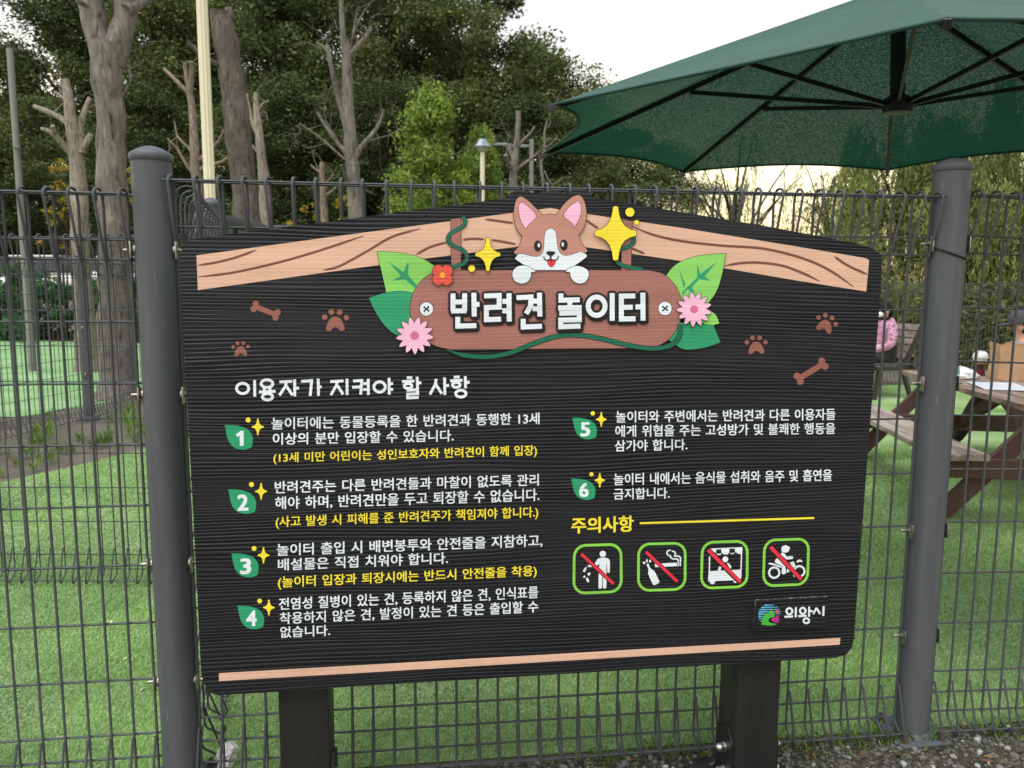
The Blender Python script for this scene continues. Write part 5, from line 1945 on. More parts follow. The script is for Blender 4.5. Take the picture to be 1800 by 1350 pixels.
MB().lathe((q[0], q[1], zl_), [(.05, 0), (.085, .01), (.135, .085), (.15, .105)], 8).build("lantern_glass", mat("frosted_lantern", (0.42, 0.42, 0.36), (0.3, 0.3, 0.27), (9, 9, 9), rough=0.3), t3, smooth=False)
MB().lathe((q[0], q[1], zl_ + .1055), [(.185, 0), (.18, .02), (.10, .13), (.085, .17), (.02, .185)], 8).build("lantern_hood", mat("pale_blue_metal", (0.25, 0.29, 0.33), (0.2, 0.24, 0.28), (9, 9, 9), rough=0.35, metal=0.4), t3, smooth=False)
q = at(934, 290, 19.0)
t4 = thing("street_lamp", (q[0], q[1], 0), "thin grey street lamp with a side arm, beside the bare pruned trunk", "street lamp")
za = at(934, 246, 19)[2]
MB().beam((q[0], q[1], 0), (q[0], q[1], za), .10, .10, up=(0, 1, 0), bevel=.01).build("pole", M_POLE, t4, smooth=False)
zz = at(934, 257, 19)[2]
MB().beam((q[0] - .055, q[1], zz), (q[0] - .50, q[1], zz), .06, .07, bevel=.01).build("arm", M_POLE, t4, smooth=False)
MB().ball((q[0] - .72, q[1], zz + .01), (.24, .15, .06), 14).build("lamp_head", M_POLE, t4)


# ------------------------------------------------------------------ parked cars on the lane
def car(x, y, z, rz, label, body):
    root = thing("parked_car", (x, y, z), label, "car", "cars parked on the lane", rz=rz)
    # lofted body: side profile per cross-section
    secs = [(-2.2, .35, .62, .60), (-2.1, .25, .80, .74), (-1.2, .22, .92, .80), (0, .22, .95, .82), (1.3, .22, .95, .82), (2.0, .25, .88, .76), (2.2, .38, .66, .62)]
    mb = MB()
    ringn = 12
    vs = []
    for (sx, z0_, z1_, hw_) in secs:
        for k in range(ringn):
            a = 2 * math.pi * (k + .5) / ringn
            cx_, cz_ = math.cos(a), math.sin(a)
            f = (abs(cx_) ** 4 + abs(cz_) ** 4) ** -.25
            vs.append((sx, hw_ * cx_ * f, (z0_ + z1_) / 2 + (z1_ - z0_) / 2 * cz_ * f))
    fs = [(i * ringn + k, i * ringn + (k + 1) % ringn, (i + 1) * ringn + (k + 1) % ringn, (i + 1) * ringn + k) for i in range(len(secs) - 1) for k in range(ringn)]
    fs += [tuple(range(ringn)), tuple(reversed([(len(secs) - 1) * ringn + k for k in range(ringn)]))]
    mb.add(vs, fs)
    bo = mb.build("car_body", body, root, local=True)
    cab_ = MB()
    prof = [(-2.0, .93), (-1.75, 1.36), (-.2, 1.44), (.55, 1.36), (1.15, .93)]
    for (inset, mi_, lo_) in ((0, 0, 0),):
        vs = [(x_, s * (.76 if z_ < 1 else .62), z_) for s in (-1, 1) for x_, z_ in prof]
        cab_.add(vs, [(0, 1, 2, 3, 4), (9, 8, 7, 6, 5)] + [(i, 5 + i, 5 + (i + 1) % 5, (i + 1) % 5) for i in range(5)])
    cab_.build("windows", mat("dark_car_glass", (0.02, 0.025, 0.03), (0.03, 0.035, 0.04), (2, 2, 2), rough=0.08), root, smooth=False, local=True)
    MB().box((-.75, 0, 1.435), (1.75, 1.26, .06), bevel=.02).build("roof", body, root, local=True)
    for sx in (-1.35, 1.35):
        for sy in (-1, 1):
            w = MB().lathe((sx, sy * .80, .33), [(.20, -.09), (.31, -.09), (.33, -.05), (.33, .05), (.31, .09), (.20, .09)], 20, axis=Matrix.Rotation(math.pi / 2, 3, 'X')).build("tyre", mat("tyre_rubber", (0.012, 0.012, 0.012), rough=0.9), root, local=True)
            MB().lathe((sx, sy * .80, .33), [(.19, -.085), (.05, -.095), (.05, .095), (.19, .085)], 16, axis=Matrix.Rotation(math.pi / 2, 3, 'X')).build("rim", M_POLE, w, local=True)
    for sy in (-.6, .6):
        MB().box((-2.13, sy, .74), (.10, .26, .12), bevel=.02).build("tail_light", mat("red_lens", (0.4, 0.01, 0.012), rough=0.2), root, local=True)
        MB().box((2.13, sy, .68), (.10, .26, .12), bevel=.02).build("headlight", mat("clear_lens", (0.6, 0.6, 0.6), rough=0.1), root, local=True)
    return root


M_WCAR = mat("white_car_paint", (0.78, 0.79, 0.80), (0.74, 0.75, 0.76), (1, 1, 1), rough=0.25)
q = at(115, 470, 26.8)
car(q[0], 26.8, hill(q[0], 26.8), 0.0, "white parked car with dark windows seen through the fence left of the big tree trunk", M_WCAR)
q = at(268, 470, 27.2)
car(q[0], 27.2, hill(q[0], 27.2), 0.0, "white parked car half hidden behind the big tree trunk", M_WCAR)

# ------------------------------------------------------------------ litter by the fence
q = gr(398, 1352, 0)
lt = MB()
Rr = np.random.default_rng(9)
n1, n2 = 14, 8
vs = []
for i in range(n2 + 1):
    th = math.pi * i / n2 - math.pi / 2
    for k in range(n1):
        a = 2 * math.pi * k / n1
        r = 1 + Rr.uniform(-.35, .3)
        vs.append((q[0] + .030 * r * math.cos(th) * math.cos(a) + .012 * math.sin(th), q[1] + .026 * r * math.cos(th) * math.sin(a), .042 + .042 * math.sin(th) * r))
lt.add(vs, [(i * n1 + k, i * n1 + (k + 1) % n1, (i + 1) * n1 + (k + 1) % n1, (i + 1) * n1 + k) for i in range(n2) for k in range(n1)])
tag(lt.build("crumpled_paper", mat("litter_paper", (0.70, 0.70, 0.68), (0.58, 0.58, 0.56), (40, 40, 40), rough=0.8), smooth=False), "crumpled white paper litter at the fence's foot, left of the notice board's left post", "litter")
# ------------------------------------------------------------------ trees and other growth
def bark(name, c1, c2, vs=1.0, bump=0.9):
    m, t, n, b = nodes_of(name)
    no = N(t, "ShaderNodeTexNoise", Scale=1.0, Detail=7.0, Roughness=0.7, Distortion=0.6)
    t.links.new(mapped(t, (19 * vs, 19 * vs, 4.2 * vs)), no.inputs["Vector"])
    pt = N(t, "ShaderNodeTexNoise", Scale=1.3, Detail=5.0, Roughness=0.6)
    t.links.new(mapped(t, (1, 1, .6)), pt.inputs["Vector"])
    r = ramp(t, no.outputs["Fac"], [(0.34, tuple(v * .24 for v in c1)), (0.46, tuple(v * .8 for v in c1)), (0.58, c1), (0.74, c2)])
    r2 = ramp(t, pt.outputs["Fac"], [(0.35, (0.72, 0.7, 0.68)), (0.65, (1.2, 1.2, 1.2))])
    mx = N(t, "ShaderNodeMix", data_type='RGBA', blend_type='MULTIPLY')
    mx.inputs[0].default_value = 1.0
    t.links.new(r.outputs[0], mx.inputs[6])
    t.links.new(r2.outputs[0], mx.inputs[7])
    t.links.new(mx.outputs[2], b.inputs["Base Color"])
    b.inputs["Roughness"].default_value = 0.9
    b.inputs["Specular IOR Level"].default_value = 0.15
    bu = N(t, "ShaderNodeBump", Strength=bump, Distance=0.05)
    t.links.new(no.outputs["Fac"], bu.inputs["Height"])
    t.links.new(bu.outputs[0], b.inputs["Normal"])
    return m


B_GREY = bark("grey_rough_bark", (0.205, 0.190, 0.168), (0.37, 0.35, 0.32))
B_DARK = bark("dark_furrowed_bark", (0.13, 0.115, 0.100), (0.26, 0.235, 0.21), 0.9)
B_PALE = bark("pale_peeled_wood", (0.28, 0.245, 0.205), (0.46, 0.42, 0.37), 1.4, 0.5)
B_WARM = bark("reddish_bare_wood", (0.24, 0.19, 0.155), (0.40, 0.335, 0.285), 1.4, 0.5)
B_LIVE = bark("live_bark", (0.075, 0.058, 0.045), (0.13, 0.105, 0.085), 1.0)


def limb_pts(pts, Y, dy=0.0, wob=0.006):
    """limb read off the photo as (x, y, width in px), stood at its own distance"""
    out, rad = [], []
    m = len(pts)
    for i, (x, y, w) in enumerate(pts):
        yy = Y + dy * i / max(1, m - 1)
        out.append(at(x, y, yy))
        rad.append(w / 2 * yy / F_PX)
    # denser, with small irregularities
    P_, R_ = [], []
    xy = [tuple(p) for p in out]
    for i in range(m - 1):
        a, b = np.array(out[i]), np.array(out[i + 1])
        k = max(2, int(np.linalg.norm(b - a) / .16))
        for j in range(k):
            s = j / k
            p0 = np.array(out[i - 1]) if i else 2 * a - b
            p3 = np.array(out[i + 2]) if i + 2 < m else 2 * b - a
            q = 0.5 * (2 * a + (b - p0) * s + (2 * p0 - 5 * a + 4 * b - p3) * s * s + (3 * a - p0 - 3 * b + p3) * s ** 3)
            r_ = rad[i] * (1 - s) + rad[i + 1] * s
            P_.append(q + RNG.normal(0, 1, 3) * r_ * .06)
            R_.append(r_ * RNG.uniform(.94, 1.07))
    P_.append(np.array(out[-1]))
    R_.append(rad[-1])
    return P_, R_


def bare_tree(label, Y, trunk, limbs, m, name="pruned_tree", n=14, group=None, twigs=1):
    b0 = at(trunk[0][0], trunk[0][1], Y)
    zb = hill(b0[0], Y)
    root = thing(name, (b0[0], Y, zb), label, "tree", group)
    P_, R_ = limb_pts(trunk, Y)
    if P_[0][2] > zb:
        s = np.array((b0[0], Y, zb - .05))
        k = max(2, int((P_[0][2] - zb) / .2))
        low = [s + (P_[0] - s) * i / k for i in range(k)]
        lr = [R_[0] * (1.45 - .45 * min(1, 2.2 * i / k)) for i in range(k)]
        P_, R_ = low + P_, lr + R_
    MB().tube(P_, R_, n, jit=.035).build("trunk", m, root, angle=80)
    for l in limbs:
        dy = l[0] if not hasattr(l[0], "__len__") else 0
        q = l[1:] if not hasattr(l[0], "__len__") else l
        P_, R_ = limb_pts(q, Y, dy)
        lm_ = MB().tube(P_, R_, max(6, n - 4), jit=.05)
        for _ in range(twigs):                       # thin shoots along the limb
            i = int(RNG.integers(max(1, len(P_) // 3), len(P_)))
            L_ = RNG.uniform(.25, .8)
            d_ = RNG.normal(0, .6, 3) + (0, 0, .55)
            d_ /= np.linalg.norm(d_)
            b_ = P_[i] + d_ * L_ * .5 + RNG.normal(0, .05, 3)
            c_ = P_[i] + d_ * L_ + RNG.normal(0, .09, 3)
            lm_.tube([P_[i], b_, c_], [.010, .006, .003], 5, cap=False)
            lm_.tube([b_, b_ + (c_ - b_) * .5 + RNG.normal(0, .06, 3), b_ + (c_ - b_) + RNG.normal(0, .16, 3)], [.005, .004, .002], 4, cap=False)
        lm_.build("limb", m, root, angle=80)
    return root


bare_tree("thick grey trunk forking at the top, standing just left of the left fence post", 9.9,
          [(206, 640, 60), (203, 520, 53), (200, 400, 50), (195, 250, 46), (190, 150, 48), (188, 80, 54)],
          [(0, (182, 110, 42), (170, 50, 40), (160, 0, 38), (152, -90, 34), (140, -220, 26), (150, -420, 14)),
           (.3, (195, 110, 44), (214, 55, 38), (222, 0, 36), (226, -110, 32), (240, -260, 22), (238, -430, 12)),
           (.6, (222, 20, 22), (245, 6, 18), (275, -8, 14), (310, -40, 9)), (-.3, (160, 12, 14), (150, 8, 9), (136, 2, 6)),
           (.1, (213, 172, 2.6), (230, 140, 2.4), (224, 95, 2), (221, 60, 1.6)), (.2, (228, 120, 1.6), (240, 116, 1.4), (252, 117, 1))], B_GREY, "forked_tree", 22)
bare_tree("pale pruned dead tree with cut stubs just left of the thick grey trunk", 13.0,
          [(140, 420, 30), (138, 330, 27), (131, 260, 23), (124, 210, 18), (119, 165, 15), (115, 139, 12)],
          [(.3, (126, 222, 11), (105, 206, 10), (80, 195, 9), (60, 187, 7)), (-.3, (128, 272, 12), (112, 256, 10), (98, 238, 9), (92, 221, 8)), ((97, 238, 8), (85, 230, 8), (72, 226, 6)),
           (.2, (143, 270, 14), (141, 225, 11), (148, 195, 9), (158, 172, 7)), ((143, 262, 12), (155, 245, 10), (160, 236, 9)), ((120, 180, 6), (110, 172, 6), (99, 163, 5)), ((117, 160, 5), (110, 152, 4), (106, 148, 3)),
           ((128, 210, 3), (127, 180, 2.5), (126, 165, 2))], B_PALE)
bare_tree("slim bare tree with three cut tips left of the cream lamp post", 17.0,
          [(350, 340, 18), (344, 300, 17), (341, 240, 14), (338, 190, 12), (332, 160, 12)],
          [(.3, (333, 165, 8), (318, 150, 7), (300, 132, 6), (288, 121, 5)), ((332, 165, 8), (328, 135, 7), (325, 110, 6)), (-.2, (334, 165, 9), (337, 130, 8), (336, 108, 7)),
           ((342, 275, 7), (330, 258, 5), (312, 240, 4), (307, 214, 3)), ((340, 305, 7), (325, 285, 5), (312, 262, 4), (294, 243, 3)), ((346, 285, 8), (365, 268, 6), (385, 248, 5), (394, 229, 4)),
           ((349, 300, 8), (370, 290, 7), (390, 285, 6), (404, 273, 4))], B_WARM)
bare_tree("leaning dark trunk with furrowed bark and a broken top right of the cream lamp post", 14.0,
          [(440, 410, 44), (432, 350, 44), (424, 280, 42), (416, 210, 41), (408, 150, 40), (398, 80, 39), (391, 40, 36), (388, 18, 34)],
          [(.2, (408, 185, 18), (420, 150, 14), (428, 130, 10), (429, 122, 6)), (-.3, (405, 120, 12), (385, 115, 10), (360, 100, 9), (330, 75, 7)), ((398, 45, 20), (402, 25, 16), (401, 14, 12))], B_DARK, "broken_tree", 20)
bare_tree("bare pruned tree with two upright tips tight against the leaning dark trunk", 16.0,
          [(468, 400, 22), (464, 320, 18), (458, 260, 15), (454, 220, 13), (451, 190, 10), (450, 163, 7)],
          [(.2, (456, 240, 9), (443, 210, 8), (437, 185, 7), (434, 165, 5)), ((452, 200, 6), (462, 182, 4), (473, 178, 3)), ((460, 275, 6), (448, 262, 5), (438, 250, 3)), ((455, 205, 2.4), (465, 195, 2), (471, 211, 1.4))], B_PALE)
bare_tree("tall bare tree with upswept limbs between the leaning trunk and the light green tree", 15.0,
          [(628, 400, 28), (622, 330, 25), (616, 250, 22), (611, 180, 20), (609, 110, 16), (608, 70, 13)],
          [(.4, (612, 240, 13), (603, 200, 11), (590, 150, 9), (580, 105, 8), (575, 80, 7)), (-.2, (608, 115, 12), (603, 60, 10), (600, 10, 8), (596, -80, 6), (600, -180, 3)), (.2, (610, 100, 11), (628, 82, 9), (645, 62, 7), (653, 50, 6)),
           ((618, 290, 12), (632, 262, 9), (655, 235, 7), (668, 215, 6), (675, 192, 5)), (.4, (609, 270, 9), (585, 240, 6), (565, 210, 5), (558, 198, 4)), ((590, 150, 6), (575, 90, 4), (556, 75, 4)),
           ((620, 60, 4), (640, 20, 3), (665, -10, 2)), ((614, 95, 3), (622, 50, 2.2), (628, 15, 1.6)), ((635, 250, 3), (665, 243, 2.4), (690, 235, 2), (708, 220, 1.2)), ((606, 280, 5), (560, 240, 3), (526, 217, 2)),
           ((590, 240, 2), (572, 210, 2), (570, 180, 1)), (-.4, (622, 335, 8), (608, 312, 6), (600, 290, 4))], B_GREY, "pruned_tree", 18, twigs=3)
bare_tree("short reddish cut trunk with small side stubs left of the tall bare tree", 18.0,
          [(571, 392, 13), (568, 340, 11), (567, 310, 10), (567, 285, 9)],
          [((567, 305, 5), (555, 298, 4), (546, 289, 3)), ((569, 325, 4), (582, 312, 3), (586, 303, 2)), ((571, 345, 5), (585, 335, 4), (600, 320, 3))], B_WARM)
bare_tree("pruned grey trunk with an upright cut top, right of the hooded lamp post", 18.0,
          [(902, 345, 15), (902, 310, 14), (905, 285, 12), (908, 255, 10), (910, 225, 9), (911, 195, 9)],
          [((906, 262, 6), (920, 246, 5), (932, 235, 4), (940, 222, 4)), ((905, 300, 6), (925, 285, 5), (945, 270, 4), (958, 258, 3)), (-.3, (901, 300, 9), (893, 285, 8), (889, 272, 7)), ((903, 282, 7), (896, 262, 6), (899, 252, 4))], B_GREY)
bare_tree("thin crooked bare tree under the left tip of the green parasol", 19.0,
          [(958, 345, 7), (953, 310, 6), (951, 285, 5), (957, 265, 5), (957, 235, 4), (962, 212, 3)],
          [((956, 262, 3), (972, 250, 2.5), (981, 238, 2)), ((957, 300, 3), (970, 325, 3), (990, 312, 2)), ((962, 225, 2), (968, 215, 1.6), (965, 205, 1))], B_GREY)


# ---- leafy crowns
def leaf_quads(centres, sizes, up=.35, rng=RNG):
    """small pointed leaf sprays at the given places, turned every way"""
    n = len(centres)
    a = rng.normal(0, 1, (n, 3))
    a[:, 2] *= .6
    a /= np.linalg.norm(a, axis=1)[:, None]
    nn = rng.normal(0, 1, (n, 3)) + (0, 0, up)
    b = np.cross(nn, a)
    b /= np.linalg.norm(b, axis=1)[:, None] + 1e-9
    s = sizes[:, None]
    return np.stack((centres - a * s, centres - b * s * .42 + a * s * .1, centres + a * s, centres + b * s * .42 + a * s * .1), 1).reshape(-1, 3)


def crown_points(H, z0, R, nclump, nleaf, shape, spread, rng, holes=.0):
    cs = []
    while len(cs) < nclump:
        z = rng.random()
        prof = shape(z)
        a = rng.uniform(0, 2 * np.pi)
        r = R * prof * (rng.random() ** .42) * (1 + .22 * math.sin(3 * a + 5 * z) + .16 * math.sin(5 * a - 3 * z))
        cs.append((r * math.cos(a), r * math.sin(a), z0 + (H - z0) * z, rng.uniform(.6, 1.35)))
    cs = np.array(cs)
    idx = rng.integers(0, nclump, nleaf)
    d = rng.normal(0, 1, (nleaf, 3))
    d /= np.linalg.norm(d, axis=1)[:, None]
    d *= (rng.random(nleaf) ** .5)[:, None]
    c = cs[idx]
    return c[:, :3] + d * spread * c[:, 3:4] * (1.0, 1.0, .62), cs


L_DARK = leaf_mat("dark_evergreen_leaf", (0.022, 0.035, 0.012), (0.050, 0.072, 0.026), (0.115, 0.140, 0.058), translucent=.18)
L_OLIVE = leaf_mat("olive_leaf", (0.040, 0.058, 0.018), (0.080, 0.105, 0.036), (0.155, 0.175, 0.072), translucent=.22)
L_LIGHT = leaf_mat("light_green_leaf", (0.095, 0.155, 0.034), (0.17, 0.245, 0.055), (0.28, 0.34, 0.095), translucent=.4)
L_WILLOW = leaf_mat("willow_leaf", (0.15, 0.20, 0.060), (0.23, 0.28, 0.10), (0.36, 0.38, 0.17), translucent=.5)
L_BUSH = leaf_mat("bluish_bush_leaf", (0.030, 0.085, 0.035), (0.055, 0.13, 0.06), (0.11, 0.19, 0.11), translucent=.3)
L_YELL = leaf_mat("yellowing_leaf", (0.16, 0.13, 0.02), (0.30, 0.22, 0.035), (0.38, 0.28, 0.06), translucent=.35)

round_s = lambda z: math.sin(math.pi * min(1, .12 + .88 * z)) ** .55
cone_s = lambda z: (1 - z) ** .62 * min(1, .35 + 3.2 * z) + .06
egg_s = lambda z: (math.sin(math.pi * (z ** .75))) ** .7 + .03


def make_tree(name, H, z0, R, nclump, nleaf, ls, shape, spread, lm, seed, label, group=None, lean=.0):
    rng = np.random.default_rng(seed)
    root = thing(name, (0, 0, -200 - seed), label, "tree", group)
    pts, cs = crown_points(H, z0, R, nclump, nleaf, shape, spread, rng)
    sz = ls * rng.uniform(.55, 1.3, len(pts))
    cr = np_mesh("crown", leaf_quads(pts, sz, rng=rng), 4, lm, root)
    tb = MB()
    top = H * .9
    k = 12
    path = [(lean * (i / k) ** 2 + .06 * math.sin(i * 1.7 + seed), .05 * math.cos(i * 1.3 + seed), top * i / k) for i in range(k + 1)]
    tb.tube(path, [max(.018, H * .018 * (1 - .92 * i / k)) for i in range(k + 1)], 10)
    order_ = rng.permutation(len(cs))[:int(nclump * .45)]
    for i in order_:
        x, y, z, _ = cs[i]
        st = max(z0 * .7, z - math.hypot(x, y) * rng.uniform(.4, .9))
        f = min(1, st / top)
        p0 = np.array(path[min(k, int(f * k))])
        p1 = np.array((x, y, z))
        md = (p0 + p1) / 2 + rng.normal(0, .1, 3) + (0, 0, .12)
        tb.tube([p0, md, p1], [H * .005, H * .0032, .008], 5, cap=False)
    tb.build("trunk", B_LIVE, root, local=True, angle=80)
    return root


def place(o, x, y, s=(1, 1, 1), rz=0.0, label=None, z=None):
    o.location = (x, y, hill(x, y) - .05 if z is None else z)
    o.rotation_euler = (0, 0, rz)
    o.scale = s
    if label:
        o["label"] = label
    return o


GW = "dark trees of the wood behind the park"
protos = [make_tree("woodland_tree", 10, 1.2, 2.9, 84, 36000, .083, round_s, .95, L_DARK, 21, "x", GW),
          make_tree("woodland_tree", 10, 1.8, 2.5, 76, 32000, .080, egg_s, .90, L_DARK, 22, "x", GW),
          make_tree("woodland_tree", 10, 1.0, 3.1, 90, 37000, .083, round_s, .85, L_OLIVE, 23, "x", GW),
          make_tree("woodland_tree", 10, 2.2, 2.7, 70, 30000, .080, egg_s, 1.0, L_OLIVE, 24, "x", GW)]
used = [False] * 4
# (x of the trunk, y of the crown's top in the photo, distance, kind, label)
wood = [(-90, 40, 36, 0, "dark evergreen tree beyond the left edge, next to the slim grey pole"),
        (35, 128, 38, 2, "low dark tree under the open sky at the far left, behind the slim grey pole"),
        (105, -5, 35, 1, "dark tree directly left of the forked grey trunk, edge of the sky gap"),
        (185, -60, 39, 0, "dark tree hidden behind the forked grey trunk"),
        (262, -30, 34, 3, "olive tree between the forked grey trunk and the slim three-tipped tree"),
        (335, -70, 38, 1, "dark tree behind the slim three-tipped bare tree"),
        (415, -50, 36, 2, "olive green tree behind the leaning dark trunk"),
        (478, 20, 33, 0, "dark tree right of the leaning dark trunk, sky showing through"),
        (545, -90, 37, 1, "dark tree left of the tall bare tree with upswept limbs"),
        (610, -130, 40, 0, "dark tree directly behind the tall bare tree with upswept limbs"),
        (672, -110, 34, 3, "tall olive tree between the tall bare tree and the light green tree"),
        (742, -70, 36, 1, "tall dark tree at the wood's skyline edge above the light green tree"),
        (800, 108, 38, 0, "dark tree filling in behind the light green tree"),
        (858, 24, 33, 2, "rounded dark green tree standing out against the sky behind the hooded lamp post"),
        (920, 112, 34, 0, "dark tree behind the pruned trunk by the side-arm street lamp"),
        (985, 142, 33, 3, "small dark tree at the left tip of the green parasol"),
        (1045, 232, 36, 1, "low dark tree under the parasol, first right of its left tip"),
        (1105, 258, 34, 2, "low olive tree under the parasol, above the corgi's yellow star"),
        (1165, 282, 36, 0, "lowest dark tree at the wood's right end beside the bright sky gap"),
        (60, 205, 29, 2, "bushy dark tree low behind the pale pruned dead tree"),
        (250, 190, 28, 0, "dark bushy tree low between the left fence post and the cream lamp post"),
        (395, 215, 29, 3, "olive bushy tree low behind the leaning dark trunk's foot"),
        (500, 175, 28, 0, "dark bushy tree low between the leaning trunk and the short reddish trunk"),
        (575, 205, 29, 2, "olive bushy tree low behind the short reddish cut trunk"),
        (668, 150, 28, 1, "dark tree low just left of the light green tree"),
        (930, 205, 27, 0, "dark bushy tree low behind the side-arm street lamp"),
        (1010, 235, 27, 2, "olive bushy tree low under the parasol's left tip"),
        (-40, 250, 27, 1, "dark bushy tree low at the left edge")]
for i, (px, py, Y, k, lb) in enumerate(wood):
    q = at(px, py, Y)
    zb = hill(q[0], Y)
    Hh = max(2.2, (q[2] - zb) * 1.09)
    if not used[k]:
        o = protos[k]
        used[k] = True
    else:
        o = copy_tree(protos[k])
    sz = Hh / 10
    sw = min(1.25, max(.62, sz ** .6))
    place(o, q[0], Y, (sw, sw, sz), RNG.uniform(0, 6.28), lb)

# the light green trees in front of the wood
lt_ = make_tree("light_green_tree", 4.6, .7, 1.42, 190, 13000, .058, cone_s, .33, L_LIGHT, 31, "light green leafy tree with a pointed crown, left of the hooded lamp post")
q = at(757, 152, 18.5)
s_ = (q[2] - hill(q[0], 18.5)) / 4.65
place(lt_, q[0], 18.5, (1.0, 1.0, s_), .4)
lt2 = copy_tree(lt_)
q = at(838, 222, 19.3)
s_ = (q[2] - hill(q[0], 19.3)) / 4.65
place(lt2, q[0] + .1, 19.3, (.72, .72, s_), 2.1, "smaller light green tree partly behind the hooded lamp post")
lt3 = copy_tree(lt_)
q = at(925, 268, 20.5)
place(lt3, q[0], 20.5, (.42, .42, .75), 4.0, "light green sapling tight behind the pruned trunk beside the side-arm street lamp")


def shrub(name, label, px, pyt, Y, R, H, n, ls, lm, seed, group=None, zb=None):
    rng = np.random.default_rng(seed)
    q = at(px, pyt, Y)
    zb = hill(q[0], Y) if zb is None else zb
    root = thing(name, (q[0], Y, zb), label, "shrub", group)
    hh = H if H else q[2] - zb
    pts, cs = crown_points(hh, .02, R, 26, n, lambda z: .55 + .45 * math.sin(math.pi * min(1, .2 + .8 * z)), .28 * R, rng)
    pts[:, 2] = np.abs(pts[:, 2])
    np_mesh("foliage", leaf_quads(pts, ls * rng.uniform(.5, 1.3, len(pts)), up=.8, rng=rng), 4, lm, root)
    sb = MB()
    for i in range(9):
        x, y, z, _ = cs[i]
        sb.tube([(0, 0, 0), (x * .4, y * .4, z * .55), (x, y, z)], [.02, .013, .006], 5, cap=False)
    sb.build("stems", B_LIVE, root, local=True, angle=80)
    return root


GB = "bluish green bushes at the far end of the pale turf"
for i, (px, py, Y, R, lb) in enumerate(((-30, 470, 20.5, 1.1, "bluish green bush at the left picture edge, at the far end of the pale turf"), (40, 462, 21.0, 1.0, "bluish green bush below the slim grey pole, at the far end of the pale turf"),
                                        (100, 478, 20.6, 1.0, "bluish green bush in front of the white parked car"), (160, 486, 21.0, .9, "bluish green bush behind the thick distant fence post"),
                                        (232, 480, 20.4, .9, "bluish green bush right of the thick grey trunk's foot, beside the fence post"))):
    shrub("bush", lb, px, py + 12, Y, R, None, 3000, .075, L_BUSH, 40 + i, GB)
shrub("bush", "bright green climbing bush low at the left, right of the slim grey pole", 45, 428, 22.0, .55, None, 1200, .07, L_LIGHT, 50)
GY = "yellow-leaved bushes at the wood's edge"
for i, (px, py, Y, R, lb) in enumerate(((545, 362, 20.5, .55, "yellowing bush left of the short reddish cut trunk"), (600, 345, 21.0, .6, "yellowing bush right of the short reddish cut trunk"), (98, 268, 22.0, .6, "sparse yellowing bush behind the pale pruned dead tree"),
                                        (222, 280, 22.5, .5, "sparse yellowing bush between the thick grey trunk and the left fence post"))):
    shrub("bush", lb, px, py, Y, R, None, 520, .075, L_YELL, 60 + i, GY)


# ---- willows on the right
def willow(label, px, pyt, Y, R, nst, seed, lm=L_WILLOW, z_low=.5, dense=1.0):
    rng = np.random.default_rng(seed)
    q = at(px, pyt, Y)
    zb = hill(q[0], Y)
    root = thing("willow_tree", (q[0], Y, zb), label, "tree", "willows beyond the rear fence")
    H = q[2] - zb
    tb = MB()
    k = 8
    th = [(.10 * math.sin(i + seed), .08 * math.cos(i * 1.4), H * .62 * i / k) for i in range(k + 1)]
    tb.tube(th, [H * .020 * (1 - .6 * i / k) for i in range(k + 1)], 9)
    leaves = []
    nb = 15
    for b in range(nb):
        a = 2 * math.pi * b / nb + rng.uniform(-.3, .3)
        st = np.array(th[int(rng.integers(3, k + 1))])
        rr = R * rng.uniform(.35, 1.0)
        en = np.array((rr * math.cos(a), rr * math.sin(a), H * rng.uniform(.72, 1.0)))
        m1 = st * .45 + en * .55 + (0, 0, H * .10)
        bp = [(1 - s) ** 2 * st + 2 * s * (1 - s) * m1 + s * s * en for s in np.linspace(0, 1, 7)]
        tb.tube(bp, [H * .0075 * (1 - .75 * s) for s in np.linspace(0, 1, 7)], 5, cap=False)
        for j in range(nst // nb):
            s = rng.uniform(.25, 1)
            i0 = min(5, int(s * 6))
            p = bp[i0] + (bp[i0 + 1] - bp[i0]) * rng.random() + rng.normal(0, .10, 3)
            Ln = min(p[2] - z_low, H * rng.uniform(.12, .48))
            if Ln < .2:
                continue
            da = a + rng.uniform(-1.2, 1.2)
            out_ = np.array((math.cos(da), math.sin(da), 0)) * rng.uniform(.10, .5)
            m_ = int(Ln / .050 * dense)
            tt = np.sort(rng.random(m_))
            sp = p + out_ * (1 - (1 - tt[:, None]) ** 2) + np.outer(tt ** 1.4, (0, 0, -Ln)) + np.outer(np.sin(tt * math.pi), (0, 0, .10))
            sp = sp + rng.normal(0, .022, (m_, 3))
            leaves.append(sp)
            tb.tube([p, p + out_ * .75 + (0, 0, -Ln * .35), p + out_ + (0, 0, -Ln * .92)], [.005, .0035, .002], 3, cap=False)
    L_ = np.concatenate(leaves)
    n = len(L_)
    d = rng.normal(0, .5, (n, 3)) + (0, 0, -1.0)
    d /= np.linalg.norm(d, axis=1)[:, None]
    sd = np.cross(d, rng.normal(0, 1, (n, 3)))
    sd /= np.linalg.norm(sd, axis=1)[:, None]
    l_ = (.055 * rng.uniform(.6, 1.3, n))[:, None]
    quad = np.stack((L_ - d * l_, L_ + sd * l_ * .22, L_ + d * l_, L_ - sd * l_ * .22), 1).reshape(-1, 3)
    np_mesh("crown", quad, 4, lm, root)
    tb.build("trunk", B_LIVE, root, local=True, angle=80)
    return root


